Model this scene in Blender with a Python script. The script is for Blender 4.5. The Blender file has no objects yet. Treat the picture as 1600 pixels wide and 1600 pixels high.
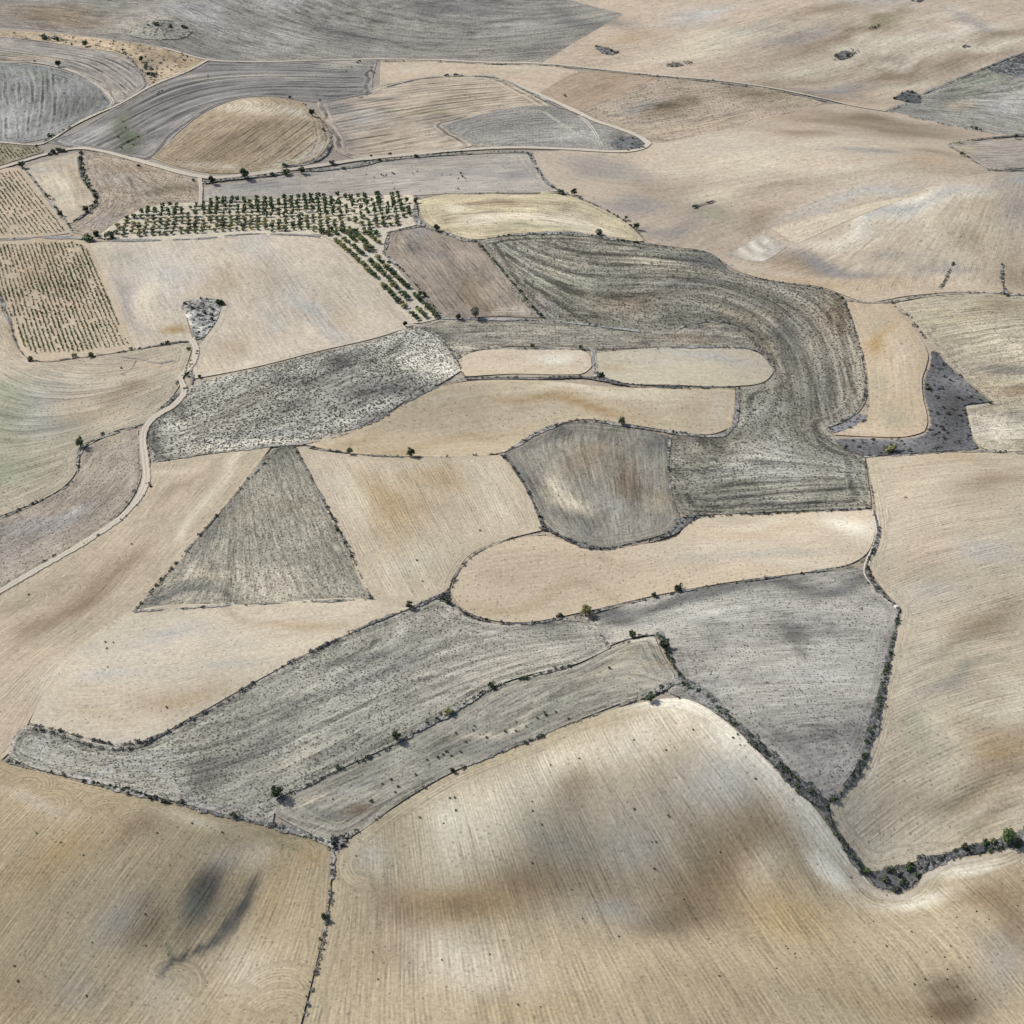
import bpy, math, random
import numpy as np
from mathutils import Vector, Matrix, Euler, geometry

# ------------------------------------------------------------------ camera, sky, sun, exposure
scene = bpy.context.scene
C = scene.collection
H0 = 350.0; PITCH = 34.0; FPX = 2200.0
cam_d = bpy.data.cameras.new('camera'); cam = bpy.data.objects.new('camera', cam_d); C.objects.link(cam)
cam.location = (0, 0, H0); cam.rotation_euler = (math.radians(90-PITCH), 0, 0)
cam_d.sensor_width = 36; cam_d.lens = 36*FPX/1600; cam_d.clip_start = 1; cam_d.clip_end = 20000
scene.camera = cam
SUN_EL, SUN_AZ = 43.0, -66.0      # azimuth of the sun measured from +y (away from the camera) towards +x
w = bpy.data.worlds.new('World'); scene.world = w; w.use_nodes = True
nt = w.node_tree; bg = nt.nodes['Background']; sky = nt.nodes.new('ShaderNodeTexSky')
sky.sky_type = 'NISHITA'; sky.sun_disc = False; sky.sun_elevation = math.radians(SUN_EL)
sky.sun_rotation = math.radians(SUN_AZ); sky.air_density = 1.0; sky.dust_density = 2.5; sky.ozone_density = 1.0
nt.links.new(sky.outputs[0], bg.inputs[0]); bg.inputs[1].default_value = 0.09
sd = bpy.data.lights.new('sun', 'SUN'); so = bpy.data.objects.new('sun', sd); C.objects.link(so)
sd.energy = 3.7; sd.angle = math.radians(0.6); sd.color = (1.0, .962, .875)
az, el = math.radians(SUN_AZ), math.radians(SUN_EL)
sv = Vector((math.sin(az)*math.cos(el), math.cos(az)*math.cos(el), math.sin(el)))
so.rotation_euler = sv.to_track_quat('Z', 'Y').to_euler()
scene.view_settings.view_transform = 'Standard'; scene.view_settings.look = 'None'
scene.view_settings.gamma = 1; scene.view_settings.exposure = 0.62
GAIN = 0.62

rng = np.random.default_rng(7); random.seed(7)

# ------------------------------------------------------------------ projection and terrain
cp, sp_ = math.cos(math.radians(PITCH)), math.sin(math.radians(PITCH))
def rays(px, py):
    X = (np.asarray(px, float)-800)/FPX; Y = (800-np.asarray(py, float))/FPX
    return X, cp+Y*sp_, -sp_+Y*cp
def flat(px, py):
    dx, dy, dz = rays(px, py); t = -H0/dz
    return dx*t, dy*t
BUMPS = []   # (x, y, sx, sy, angle, height)
def bump(px, py, wx, wy, h, rot=0):
    x, y = flat(px, py); BUMPS.append((float(x), float(y), wx, wy, math.radians(rot), h*1.55))
bump(390, 215, 55, 60, 9)            # brown hill
bump(250, 50, 30, 38, 7)             # small mound
bump(820, 335, 65, 40, 6)            # pale hill
bump(500, -40, 160, 130, 16)
bump(1250, 60, 160, 120, 14, 10)
bump(1480, 130, 90, 60, -8)
bump(1200, 280, 90, 90, 8)
bump(1500, 330, 60, 70, 12)
bump(1250, 420, 90, 30, -5)
bump(900, 430, 80, 38, 6)
bump(1130, 470, 60, 30, 5)
bump(1250, 560, 30, 60, -5)
bump(480, 620, 60, 40, 6)
bump(450, 430, 60, 50, 4)
bump(850, 620, 90, 12, 3)
bump(850, 690, 80, 14, -4)
bump(930, 740, 32, 38, 5)
bump(60, 650, 60, 60, 6)
bump(400, 800, 40, 50, 5)
bump(650, 800, 36, 38, 5)
bump(600, 1010, 80, 30, 3, 35)
bump(230, 1080, 55, 22, 5)
bump(1000, 890, 70, 16, 4)
bump(1200, 1010, 40, 34, 6)
bump(820, 1100, 60, 13, 4, 20)
bump(1080, 1150, 38, 26, 8, -20)
bump(1240, 1250, 26, 34, 5, -35)
bump(760, 1290, 34, 26, 5)
bump(900, 1380, 60, 26, -5)
bump(1150, 1420, 40, 26, -6)
bump(1100, 1560, 60, 26, 5)
bump(1400, 1350, 20, 14, -6)
bump(1500, 1140, 40, 34, 7)
bump(1500, 850, 60, 50, 6)
bump(200, 1330, 55, 26, 5)
bump(370, 1420, 14, 26, -3, -20)
bump(150, 1560, 60, 26, -4)
bump(1490, 1580, 30, 22, -4)
bump(1420, 580, 20, 50, 3)
bump(1580, 530, 40, 40, 6)

def height(x, y):
    x = np.asarray(x, float); y = np.asarray(y, float)
    z = 1.6*np.sin(x/97+1.3)*np.sin(y/83+.4) + 1.0*np.sin(x/43+y/61) + .5*np.sin(x/29-y/37+2)
    for bx, by, sx, sy, r, h in BUMPS:
        dx = x-bx; dy = y-by; c, s = math.cos(r), math.sin(r)
        u = (dx*c+dy*s)/sx; v = (-dx*s+dy*c)/sy
        z = z + h*np.exp(-.5*(u*u+v*v))
    far = np.clip((np.hypot(x, y)-2300)/2500, 0, 1)
    return z*(1-far) + far*(18*np.sin(x/700+1)*np.sin(y/900))
def at(px, py, dz=0.0):
    """ground point seen at a place of the survey picture (terrain followed)"""
    dx, dy, d3 = rays(px, py); t = -H0/d3
    for _ in range(30):
        z = height(dx*t, dy*t)+dz
        t = t*.4 + .6*(z-H0)/d3
    return dx*t, dy*t, height(dx*t, dy*t)+dz
def mpp(py):      # metres per picture pixel across, at a picture row
    off = math.atan((800-py)/FPX)
    return H0*math.cos(off)/math.sin(math.radians(PITCH)-off)/FPX

# ------------------------------------------------------------------ helpers
def lin(c):
    c = np.asarray(c, float)/255
    return np.where(c <= .04045, c/12.92, ((c+.055)/1.055)**2.4)
def vhash(i, j, k):
    n = (i*374761393 + j*668265263 + k*982451653) & 0x7fffffff
    n = ((n ^ (n >> 13))*1274126177) & 0x7fffffff
    return ((n ^ (n >> 16)) & 0xffff)/65535.0
def vnoise(x, y, k=0):
    xi = np.floor(x).astype(np.int64); yi = np.floor(y).astype(np.int64)
    fx = x-xi; fy = y-yi; fx = fx*fx*(3-2*fx); fy = fy*fy*(3-2*fy)
    a = vhash(xi, yi, k); b = vhash(xi+1, yi, k); c = vhash(xi, yi+1, k); d = vhash(xi+1, yi+1, k)
    return (a*(1-fx)+b*fx)*(1-fy) + (c*(1-fx)+d*fx)*fy
def tag(o, label=None, cat=None, group=None, kind=None):
    if label: o['label'] = label
    if cat: o['category'] = cat
    if group: o['group'] = group
    if kind: o['kind'] = kind
    return o
def mesh_obj(name, verts, faces, mat, parent=None, smooth=True):
    me = bpy.data.meshes.new(name); me.from_pydata([tuple(v) for v in verts], [], [tuple(f) for f in faces])
    if smooth: me.polygons.foreach_set('use_smooth', [True]*len(me.polygons))
    me.materials.append(mat); me.update()
    o = bpy.data.objects.new(name, me); C.objects.link(o)
    if parent: o.parent = parent
    return o
def tri_mesh(name, V, F, mat):
    """fast mesh from numpy arrays, F is (n,k)"""
    me = bpy.data.meshes.new(name); n, k = F.shape
    me.vertices.add(len(V)); me.vertices.foreach_set('co', V.astype(np.float32).ravel())
    me.loops.add(n*k); me.loops.foreach_set('vertex_index', F.astype(np.int32).ravel())
    me.polygons.add(n); me.polygons.foreach_set('loop_start', np.arange(0, n*k, k, dtype=np.int32))
    me.polygons.foreach_set('loop_total', np.full(n, k, dtype=np.int32))
    me.materials.append(mat); me.update(calc_edges=True); me.validate()
    return me
def spline(pts, closed, corner=50, n=10):
    P = [np.array(p[:2], float) for p in pts]; N = len(P); out = []
    def tan(i):
        if closed: a, b, c = P[i-1], P[i], P[(i+1) % N]
        else:
            a, b, c = P[max(i-1, 0)], P[i], P[min(i+1, N-1)]
        u = b-a; v = c-b; lu, lv = np.hypot(*u), np.hypot(*v)
        if lu < 1e-6 or lv < 1e-6: return None, None
        ang = math.degrees(math.acos(np.clip(np.dot(u, v)/lu/lv, -1, 1)))
        if ang > corner: return None, None
        d = u/lu+v/lv; d /= max(np.hypot(*d), 1e-6)
        return d*lu, d*lv
    T = [tan(i) for i in range(N)]
    for i in range(N if closed else N-1):
        a, b = P[i], P[(i+1) % N]; L = b-a
        m0 = T[i][1] if T[i][1] is not None else L
        m1 = T[(i+1) % N][0] if T[(i+1) % N][0] is not None else L
        for k in range(n):
            s = k/n; h0 = 2*s**3-3*s**2+1; h1 = s**3-2*s**2+s; h2 = -2*s**3+3*s**2; h3 = s**3-s**2
            out.append(h0*a+h1*m0+h2*b+h3*m1)
    if not closed: out.append(P[-1])
    return np.array(out)
def resample(G, step, closed):
    if closed: G = np.vstack([G, G[:1]])
    d = np.r_[0, np.cumsum(np.hypot(*np.diff(G[:, :2], axis=0).T))]
    n = max(int(d[-1]/step), 4); s = np.linspace(0, d[-1], n+1)
    if closed: s = s[:-1]
    return np.stack([np.interp(s, d, G[:, 0]), np.interp(s, d, G[:, 1])], 1), s
def inside(poly, x, y):
    r = np.zeros(len(x), bool); n = len(poly); j = n-1
    for i in range(n):
        xi, yi = poly[i]; xj, yj = poly[j]
        if yi != yj:
            c = ((yi > y) != (yj > y)) & (x < (xj-xi)*(y-yi)/(yj-yi)+xi); r ^= c
        j = i
    return r
def edge_dist(poly, x, y):
    A = poly; B = np.roll(poly, -1, axis=0); out = np.full(len(x), 1e9)
    for k in range(0, len(x), 4000):
        X = x[k:k+4000, None]; Y = y[k:k+4000, None]
        d = B-A; L2 = (d**2).sum(1)+1e-9
        t = np.clip(((X-A[:, 0])*d[:, 0]+(Y-A[:, 1])*d[:, 1])/L2, 0, 1)
        out[k:k+4000] = np.sqrt(((X-A[:, 0]-t*d[:, 0])**2+(Y-A[:, 1]-t*d[:, 1])**2).min(1))
    return out
def clip_frame(pts):   # keep outlines short of the horizon
    return [(min(max(p[0], -260), 1860), min(max(p[1], -150), 1800)) for p in pts]

# ------------------------------------------------------------------ shader helpers
class NT:
    def __init__(s, name):
        s.m = bpy.data.materials.new(name); s.m.use_nodes = True; s.t = s.m.node_tree
        s.b = s.t.nodes['Principled BSDF']; s.b.inputs['Roughness'].default_value = .95
        s.b.inputs['Specular IOR Level'].default_value = .1
    def n(s, ty, **k):
        x = s.t.nodes.new(ty)
        for a, v in k.items(): setattr(x, a, v)
        return x
    def put(s, sock, v):
        if isinstance(v, (int, float)): sock.default_value = v
        elif isinstance(v, (tuple, list)): sock.default_value = (tuple(v)+(1,))[:len(sock.default_value)]
        else: s.t.links.new(v, sock)
    def math(s, op, a, b=0.0, c=0.0, clamp=False):
        x = s.n('ShaderNodeMath', operation=op, use_clamp=clamp)
        s.put(x.inputs[0], a); s.put(x.inputs[1], b)
        if op in ('MULTIPLY_ADD', 'SMOOTH_MIN'): s.put(x.inputs[2], c)
        return x.outputs[0]
    def noise(s, vec, scale, detail=2, rough=.5, dist=0):
        x = s.n('ShaderNodeTexNoise'); s.put(x.inputs['Vector'], vec); s.put(x.inputs['Scale'], scale)
        x.inputs['Detail'].default_value = detail; x.inputs['Roughness'].default_value = rough
        x.inputs['Distortion'].default_value = dist
        return x.outputs['Fac']
    def ramp(s, v, lo, hi):
        x = s.n('ShaderNodeMapRange', interpolation_type='SMOOTHSTEP'); s.put(x.inputs[0], v)
        s.put(x.inputs[1], lo); s.put(x.inputs[2], hi); return x.outputs[0]
    def mix(s, f, a, b):
        x = s.n('ShaderNodeMix', data_type='RGBA'); s.put(x.inputs[0], f)
        s.put(x.inputs[6], a); s.put(x.inputs[7], b); return x.outputs[2]
    def comb(s, x, y, z=0.0):
        c = s.n('ShaderNodeCombineXYZ'); s.put(c.inputs[0], x); s.put(c.inputs[1], y); s.put(c.inputs[2], z); return c.outputs[0]
    def scale(s, col, f):
        x = s.n('ShaderNodeVectorMath', operation='SCALE'); s.put(x.inputs[0], col); s.put(x.inputs[3], f); return x.outputs[0]
    def amp(s, n, k):      # (noise-.5)*k
        return s.math('MULTIPLY', s.math('SUBTRACT', n, .5), k)

KINDS = {  # fine furrows, streaks, mottling, grain, share of tufts, tuft size (m), tuft darkness, lane spacing strength
 'till':  dict(fine=.56, comb=.22, streak=.24, mott=.26, grain=.55, speck=.05, tsize=1.3, tdark=.45, lanes=.10, head=4),
 'fine':  dict(fine=.30, comb=.08, streak=.20, mott=.24, grain=.52, speck=.04, tsize=1.2, tdark=.5, lanes=.06, head=4),
 'stub':  dict(fine=.60, comb=.05, streak=1.0, mott=.6, grain=1.15, speck=.34, tsize=1.15, tdark=.62, lanes=.55, head=8),
 'dark':  dict(fine=.55, comb=.05, streak=1.25, mott=.9, grain=1.55, speck=.5, tsize=1.25, tdark=.78, lanes=.55, head=10),
 'scrub': dict(fine=.0, streak=.0, mott=1.6, grain=2.8, speck=.5, tsize=2.0, tdark=.8, lanes=.0, head=0),
}
def soil_material(name, kind, loops=(), seed=0., **ov):
    K = dict(KINDS[kind]); K.update(ov); T = NT(name); G = K.get('far', 1.)
    soil = T.n('ShaderNodeAttribute', attribute_name='soil').outputs['Color']
    uv = T.n('ShaderNodeAttribute', attribute_name='furrow'); sep = T.n('ShaderNodeSeparateXYZ'); T.put(sep.inputs[0], uv.outputs['Vector'])
    u, v, ed = sep.outputs[0], sep.outputs[1], sep.outputs[2]
    geo = T.n('ShaderNodeNewGeometry').outputs['Position']
    gsep = T.n('ShaderNodeSeparateXYZ'); T.put(gsep.inputs[0], geo)
    P = T.comb(gsep.outputs[0], gsep.outputs[1], seed)
    v0, u0 = v, u
    if K['head'] > 0:     # the last passes of the plough run round the edge
        m = T.ramp(T.math('ADD', ed, T.amp(T.noise(P, .06, 1), 8)), K['head'], K['head']+.8)
        v = T.math('ADD', T.math('MULTIPLY', v, m), T.math('MULTIPLY', ed, T.math('SUBTRACT', 1., m)))
        u = T.math('MULTIPLY', u, m)
    for (lx, ly, r, *ang) in loops:   # turning arcs of the plough
        x, y, _ = at(lx, ly); ang = math.radians(ang[0] if ang else 60)
        dv = T.n('ShaderNodeVectorMath', operation='DISTANCE'); T.put(dv.inputs[0], T.comb(gsep.outputs[0], gsep.outputs[1], 0)); dv.inputs[1].default_value = (float(x), float(y), 0)
        d = dv.outputs['Value']; m = T.ramp(d, r, r*.9)
        side = T.math('ADD', T.math('MULTIPLY', T.math('SUBTRACT', gsep.outputs[0], float(x)), math.cos(ang)), T.math('MULTIPLY', T.math('SUBTRACT', gsep.outputs[1], float(y)), math.sin(ang)))
        m = T.math('MULTIPLY', m, T.math('MULTIPLY', T.ramp(side, -r*.1, r*.15), T.ramp(d, r*.25, r*.45)))
        inv = T.math('SUBTRACT', 1., m)
        v = T.math('ADD', T.math('MULTIPLY', d, m), T.math('MULTIPLY', v, inv)); u = T.math('MULTIPLY', u, inv)
    wob = T.amp(T.noise(P, .05, 2), 1.2)
    vw = T.math('ADD', v, wob); v0w = T.math('ADD', v0, wob)
    n1 = T.noise(T.comb(T.math('MULTIPLY', u, .05), T.math('MULTIPLY', vw, 1.15/G), seed), 1, 2, .7)
    n1b = T.noise(T.comb(T.math('MULTIPLY', u, .03), T.math('MULTIPLY', vw, .36), seed+9), 1, 2, .6)
    n2 = T.noise(T.comb(T.math('MULTIPLY', u0, .035), T.math('MULTIPLY', v0w, .11), seed+5), 1, 5, .68)
    n3 = T.noise(P, .028, 6, .68, .4)
    n4 = T.noise(P, .75/G, 3, .85) if kind in ('scrub', 'till', 'fine') else T.math('MULTIPLY', T.math('ADD', T.noise(T.comb(T.math('MULTIPLY', u0, .16/G), T.math('MULTIPLY', v0w, 1.15/G), seed), 1, 2, .8), T.noise(P, 1.1/G, 2, .8)), .5)
    if kind in ('stub', 'dark'): K['grain'] *= 1.15
    n5 = T.noise(P, .12, 3, .6)
    lwob = T.amp(T.noise(T.comb(T.math('MULTIPLY', u0, .012), T.math('MULTIPLY', v0, .04), seed+3), 1, 2, .5), K.get('lanew', 9.)*1.0)
    lane = T.math('SINE', T.math('MULTIPLY', T.math('ADD', v if kind in ('stub', 'dark') else v0, lwob), 2*math.pi/K.get('lanew', 9.)))
    lane = T.math('SUBTRACT', T.math('MULTIPLY', lane, K.get('broad', .3)), T.math('MULTIPLY', T.ramp(lane, .45, .95), .85))
    lmask = T.ramp(T.noise(T.comb(T.math('MULTIPLY', u0, .016), T.math('MULTIPLY', v0, .03), seed+7), 1, 4, .7), .36, .54)
    mfine = T.math('MULTIPLY_ADD', T.ramp(n5, .3, .65), K['fine']*1.5, K['fine']*.5)
    val = T.math('ADD', 1.0, T.math('MULTIPLY', T.math('SUBTRACT', n1, .5), mfine))
    val = T.math('ADD', val, T.amp(n1b, K['fine']*.25))
    comb = T.math('SINE', T.math('MULTIPLY', T.math('ADD', v, T.amp(T.noise(P, .012, 1), 3.)), 2*math.pi/K.get('pitch', 1.25)*G))
    val = T.math('ADD', val, T.math('MULTIPLY', T.math('MULTIPLY', comb, T.ramp(n5, .35, .6)), K.get('comb', 0)*.5))
    val = T.math('ADD', val, T.amp(T.ramp(n2, .28, .72), K['streak']*.42))
    val = T.math('ADD', val, T.amp(T.ramp(n3, .3, .7), K['mott']*.42))
    val = T.math('ADD', val, T.amp(n4, K['grain']*2.2))
    val = T.math('ADD', val, T.math('MULTIPLY', T.math('MULTIPLY', lane, lmask), K['lanes']*.5))
    col = T.scale(soil, T.math('MAXIMUM', val, .25))
    # hue drift between warm and cool soil
    tint = T.n('ShaderNodeMix', data_type='RGBA', blend_type='MULTIPLY'); T.put(tint.inputs[0], T.ramp(T.noise(P, .02, 4, .65, .5), .4, .68))
    T.put(tint.inputs[6], col); T.put(tint.inputs[7], K.get('tint', (.92, .945, .955))); col = tint.outputs[2]
    # tufts and clods lying on the ground
    if K['speck'] > 0:
        dens = T.math('ADD', T.math('MULTIPLY', T.ramp(n2, .3, .7), .55), T.math('MULTIPLY', T.ramp(n3, .3, .7), .45))
        vor = T.n('ShaderNodeTexVoronoi', voronoi_dimensions='2D'); vor.inputs['Scale'].default_value = 1./(K['tsize']*G); vor.inputs['Randomness'].default_value = 1.0
        T.put(vor.inputs['Vector'], P)
        sx = T.n('ShaderNodeSeparateColor'); T.put(sx.inputs[0], vor.outputs['Color'])
        keep = T.math('LESS_THAN', sx.outputs[0], T.math('MULTIPLY', dens, K['speck']*2.2))
        rad = T.math('MULTIPLY_ADD', sx.outputs[1], .24, .22)
        spot = T.math('MULTIPLY', keep, T.ramp(vor.outputs['Distance'], rad, T.math('MULTIPLY', rad, .55)))
        col = T.mix(T.math('MULTIPLY', spot, K['tdark']), col, K.get('tcol', (.045, .043, .038)))
    T.put(T.b.inputs['Base Color'], col)
    bp = T.n('ShaderNodeBump'); bp.inputs['Strength'].default_value = .55; bp.inputs['Distance'].default_value = .35
    hgt = T.math('ADD', T.math('MULTIPLY', n1, K['fine']*1.2), T.math('MULTIPLY', n4, K['grain']*.8))
    T.put(bp.inputs['Height'], hgt); T.put(T.b.inputs['Normal'], bp.outputs[0])
    if ov.get('ragged'):
        al = T.ramp(T.math('ADD', ed, T.amp(T.noise(P, .45, 3, .7), ov['ragged']*5)), ov['ragged']*.6, ov['ragged']*.6+.25)
        T.put(T.b.inputs['Alpha'], al)
    return T.m

# ------------------------------------------------------------------ ground sheet to the horizon
def axis(lo, hi, dense_lo, dense_hi, step):
    a = list(np.arange(dense_lo, dense_hi+.1, step)); s = step; x = dense_hi
    while x < hi: s *= 1.25; x += s; a.append(x)
    s = step; x = dense_lo
    while x > lo: s *= 1.25; x -= s; a.insert(0, x)
    return np.array(a)
def set_attrs(me, col, uv3):
    a = me.attributes.new('soil', 'FLOAT_COLOR', 'POINT'); a.data.foreach_set('color', np.c_[col, np.ones(len(col))].astype(np.float32).ravel())
    b = me.attributes.new('furrow', 'FLOAT_VECTOR', 'POINT'); b.data.foreach_set('vector', uv3.astype(np.float32).ravel())
gx = axis(-9000, 9000, -700, 700, 8.); gy = axis(-3000, 15000, 60, 1900, 8.)
GX, GY = np.meshgrid(gx, gy); nx, ny = len(gx), len(gy)
X, Y = GX.ravel(), GY.ravel(); V = np.stack([X, Y, height(X, Y)-.25], 1)
ii = (np.arange(ny-1)[:, None]*nx+np.arange(nx-1)[None]).ravel()
F = np.stack([ii, ii+1, ii+nx+1, ii+nx], 1)
me = tri_mesh('ground', V, F, soil_material('ground_soil', 'till', seed=1.))
t = vnoise(X/260, Y/260, 3)[:, None]; t2 = vnoise(X/120, Y/150, 5)[:, None]
set_attrs(me, (lin((186, 170, 148))*(1-t)+lin((150, 146, 140))*t)*(.85+.3*t2)*GAIN, np.stack([X, Y, X*0+99], 1))
me.polygons.foreach_set('use_smooth', [True]*len(me.polygons))
g = bpy.data.objects.new('ground', me); C.objects.link(g)
tag(g, 'wide tan farmland ground running on beneath and beyond all the fields', 'ground', kind='structure')

# ------------------------------------------------------------------ fields
PAL0 = dict(char=(84, 83, 79), white=(238, 231, 214), cream=(214, 203, 180), pale=(203, 193, 175), tan=(188, 173, 145), ochre=(170, 144, 103), brown=(138, 119, 95),
           dbrown=(112, 98, 78), grey=(158, 156, 150), lgrey=(182, 180, 175), dgrey=(112, 111, 108), vgrey=(142, 139, 138), blue=(94, 95, 98),
           green=(142, 148, 128), dgreen=(108, 116, 92), black=(74, 73, 70), olive=(136, 128, 98), pink=(196, 172, 152))
PAL = {k: tuple(np.array(v)*.92+np.mean(v)*.08) for k, v in PAL0.items()}
def uv_fit(strokes, deg=3):
    rows, n_rows = [], []
    pts = []
    for st in strokes:
        P = np.array([st[i:i+2] for i in range(0, len(st), 2)], float); P = spline(P, False, 180, 6) if len(P) > 2 else P
        x, y, _ = at(P[:, 0], P[:, 1]); G, _s = resample(np.stack([x, y], 1), 12, False)
        for a, b in zip(G[:-1], G[1:]):
            d = b-a; L = np.hypot(*d)
            if L > 1e-3: pts.append(((a+b)/2, d/L))
    P = np.array([p for p, _ in pts]); Tn = np.array([d for _, d in pts]); Nn = np.stack([-Tn[:, 1], Tn[:, 0]], 1)
    c = P.mean(0); S = max(np.ptp(P[:, 0]), np.ptp(P[:, 1]), 60)/2
    ex = [(i, j) for i in range(deg+1) for j in range(deg+1-i) if i+j > 0]
    def grad(Q):
        q = (Q-c)/S; gx = np.stack([i*q[:, 0]**max(i-1, 0)*q[:, 1]**j if i else 0*q[:, 0] for i, j in ex], 1)
        gy = np.stack([j*q[:, 1]**max(j-1, 0)*q[:, 0]**i if j else 0*q[:, 0] for i, j in ex], 1)
        return gx/S, gy/S
    gx_, gy_ = grad(P)
    al = gx_*Tn[:, :1]+gy_*Tn[:, 1:]; ac = gx_*Nn[:, :1]+gy_*Nn[:, 1:]
    reg = np.diag([.004*(i+j-1)**2/S for i, j in ex])
    k = .35
    A = np.vstack([al, ac*k, reg*len(P)**.5]); 
    bv = np.r_[np.zeros(len(P)), np.ones(len(P))*k, np.zeros(len(ex))]; cv = np.linalg.lstsq(A, bv, rcond=None)[0]
    A = np.vstack([al*k, ac, reg*len(P)**.5]); bu = np.r_[np.ones(len(P))*k, np.zeros(len(P)), np.zeros(len(ex))]; cu = np.linalg.lstsq(A, bu, rcond=None)[0]
    lo = (P.min(0)-c)/S-.5; hi = (P.max(0)-c)/S+.5
    def ev(x, y):
        q0 = np.clip((x-c[0])/S, lo[0], hi[0]); q1 = np.clip((y-c[1])/S, lo[1], hi[1])
        B = np.stack([q0**i*q1**j for i, j in ex], 1)
        rx = (x-c[0])/S-q0; ry = (y-c[1])/S-q1
        return B@cu+(rx+ry)*S*.3, B@cv+(rx-ry)*S*.5
    return ev
NF = [0]
FIELD = {}
def field(name, label, poly, col, kind, strokes, blobs=(), loops=(), cat='field', warp=1., deg=3, tufts=0, **ov):
    NF[0] += 1; off = .006*NF[0] + (.14 if cat != 'field' else 0) + ov.pop('lift', 0)
    pix = spline(clip_frame(poly), True)
    x, y, _ = at(pix[:, 0], pix[:, 1], off)
    near = y.mean() < 520
    s = 2.6 if near else (3.4 if y.mean() < 800 else 5.5)
    s = ov.pop('step', s)
    B, _s = resample(np.stack([x, y], 1), s, True)
    lo, hi = B.min(0), B.max(0)
    XX, YY = np.meshgrid(np.arange(lo[0], hi[0], s), np.arange(lo[1], hi[1], s*.87))
    XX = XX + (np.arange(XX.shape[0]) % 2)[:, None]*s/2
    qx, qy = XX.ravel(), YY.ravel(); ok = inside(B, qx, qy); qx, qy = qx[ok], qy[ok]
    ok = edge_dist(B, qx, qy) > s*.6; qx, qy = qx[ok], qy[ok]
    co = [Vector(p) for p in np.vstack([B, np.stack([qx, qy], 1)])]
    nb = len(B)
    vo, _e, fo, *_ = geometry.delaunay_2d_cdt(co, [(i, (i+1) % nb) for i in range(nb)], [], 1, 1e-4)
    V = np.array([tuple(p) for p in vo]); X, Y = V[:, 0], V[:, 1]
    cen = np.array([[V[i] for i in f[:3]] for f in fo]).mean(1)
    keep = inside(B, cen[:, 0], cen[:, 1])
    F = np.array([f for f, k in zip(fo, keep) if k])
    a = V[F[:, 0]]; b = V[F[:, 1]]; c = V[F[:, 2]]
    flip = ((b-a)[:, 0]*(c-a)[:, 1]-(b-a)[:, 1]*(c-a)[:, 0]) < 0
    F[flip] = F[flip][:, ::-1]
    V3 = np.stack([X, Y, height(X, Y)+off], 1)
    ov.setdefault('far', float(np.clip(y.mean()/480, 1, 2.4)))
    me = tri_mesh(name, V3, F, soil_material(name+'_soil', kind, loops, seed=NF[0]*3.7, **ov))
    me.polygons.foreach_set('use_smooth', [True]*len(me.polygons))
    ev = uv_fit(strokes, deg) if strokes else (lambda x, y: (x, y))
    u, v = ev(X, Y); ed = edge_dist(B, X, Y)
    bc = np.array(col if isinstance(col, tuple) else PAL[col], float); base = lin(bc*.87+bc.mean()*.13); Cc = np.repeat(base[None], len(X), 0)
    nz = vnoise(u/32, v/7, NF[0])*.55+vnoise(u/14, v/3.5, NF[0]+50)*.25+vnoise(X/18, Y/18, NF[0]+90)*.2
    for bl in blobs:
        bx, by, rx, ry, ang, key, st = bl
        x0, y0, _ = at(bx, by); ca, sa = math.cos(math.radians(ang)), math.sin(math.radians(ang))
        # axes of the patch laid on the ground
        x1, y1, _ = at(bx+1, by); x2, y2, _ = at(bx, by+1)
        J = np.array([[x1-x0, x2-x0], [y1-y0, y2-y0]]); Ji = np.linalg.inv(J)
        wx = X+(vnoise(X/25, Y/25, 7)-.5)*16*warp; wy = Y+(vnoise(X/25, Y/25, 8)-.5)*24*warp
        px = Ji[0, 0]*(wx-x0)+Ji[0, 1]*(wy-y0); py = Ji[1, 0]*(wx-x0)+Ji[1, 1]*(wy-y0)
        a_ = (px*ca+py*sa)/rx; b_ = (-px*sa+py*ca)/ry
        smooth_ = kind in ('till', 'fine') and key not in ('char', 'olive'); wt = np.exp(-(a_*a_+b_*b_)**(1. if smooth_ else (2. if key == 'char' else 1.3)))*st*((1.0+.5*nz) if smooth_ else ((.1+1.9*nz) if key in ('char', 'olive') else (.6+1.1*nz))); wt = np.clip(wt, 0, 1)[:, None]
        Cc = Cc*(1-wt)+lin(PAL[key])*wt
    set_attrs(me, Cc*GAIN, np.stack([u, v, ed], 1))
    o = bpy.data.objects.new(name, me); C.objects.link(o)
    tag(o, label, cat, kind='structure')
    FIELD[label] = B
    if kind == 'scrub' and not tufts: tufts = int(np.clip(abs(np.sum(B[:, 0]*np.roll(B[:, 1], -1)-B[:, 1]*np.roll(B[:, 0], -1)))/2/16, 25, 700))
    if tufts: scatter_field(label, B, tufts, ev, off, ov.get('tuft_size', .55))
    return o

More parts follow.
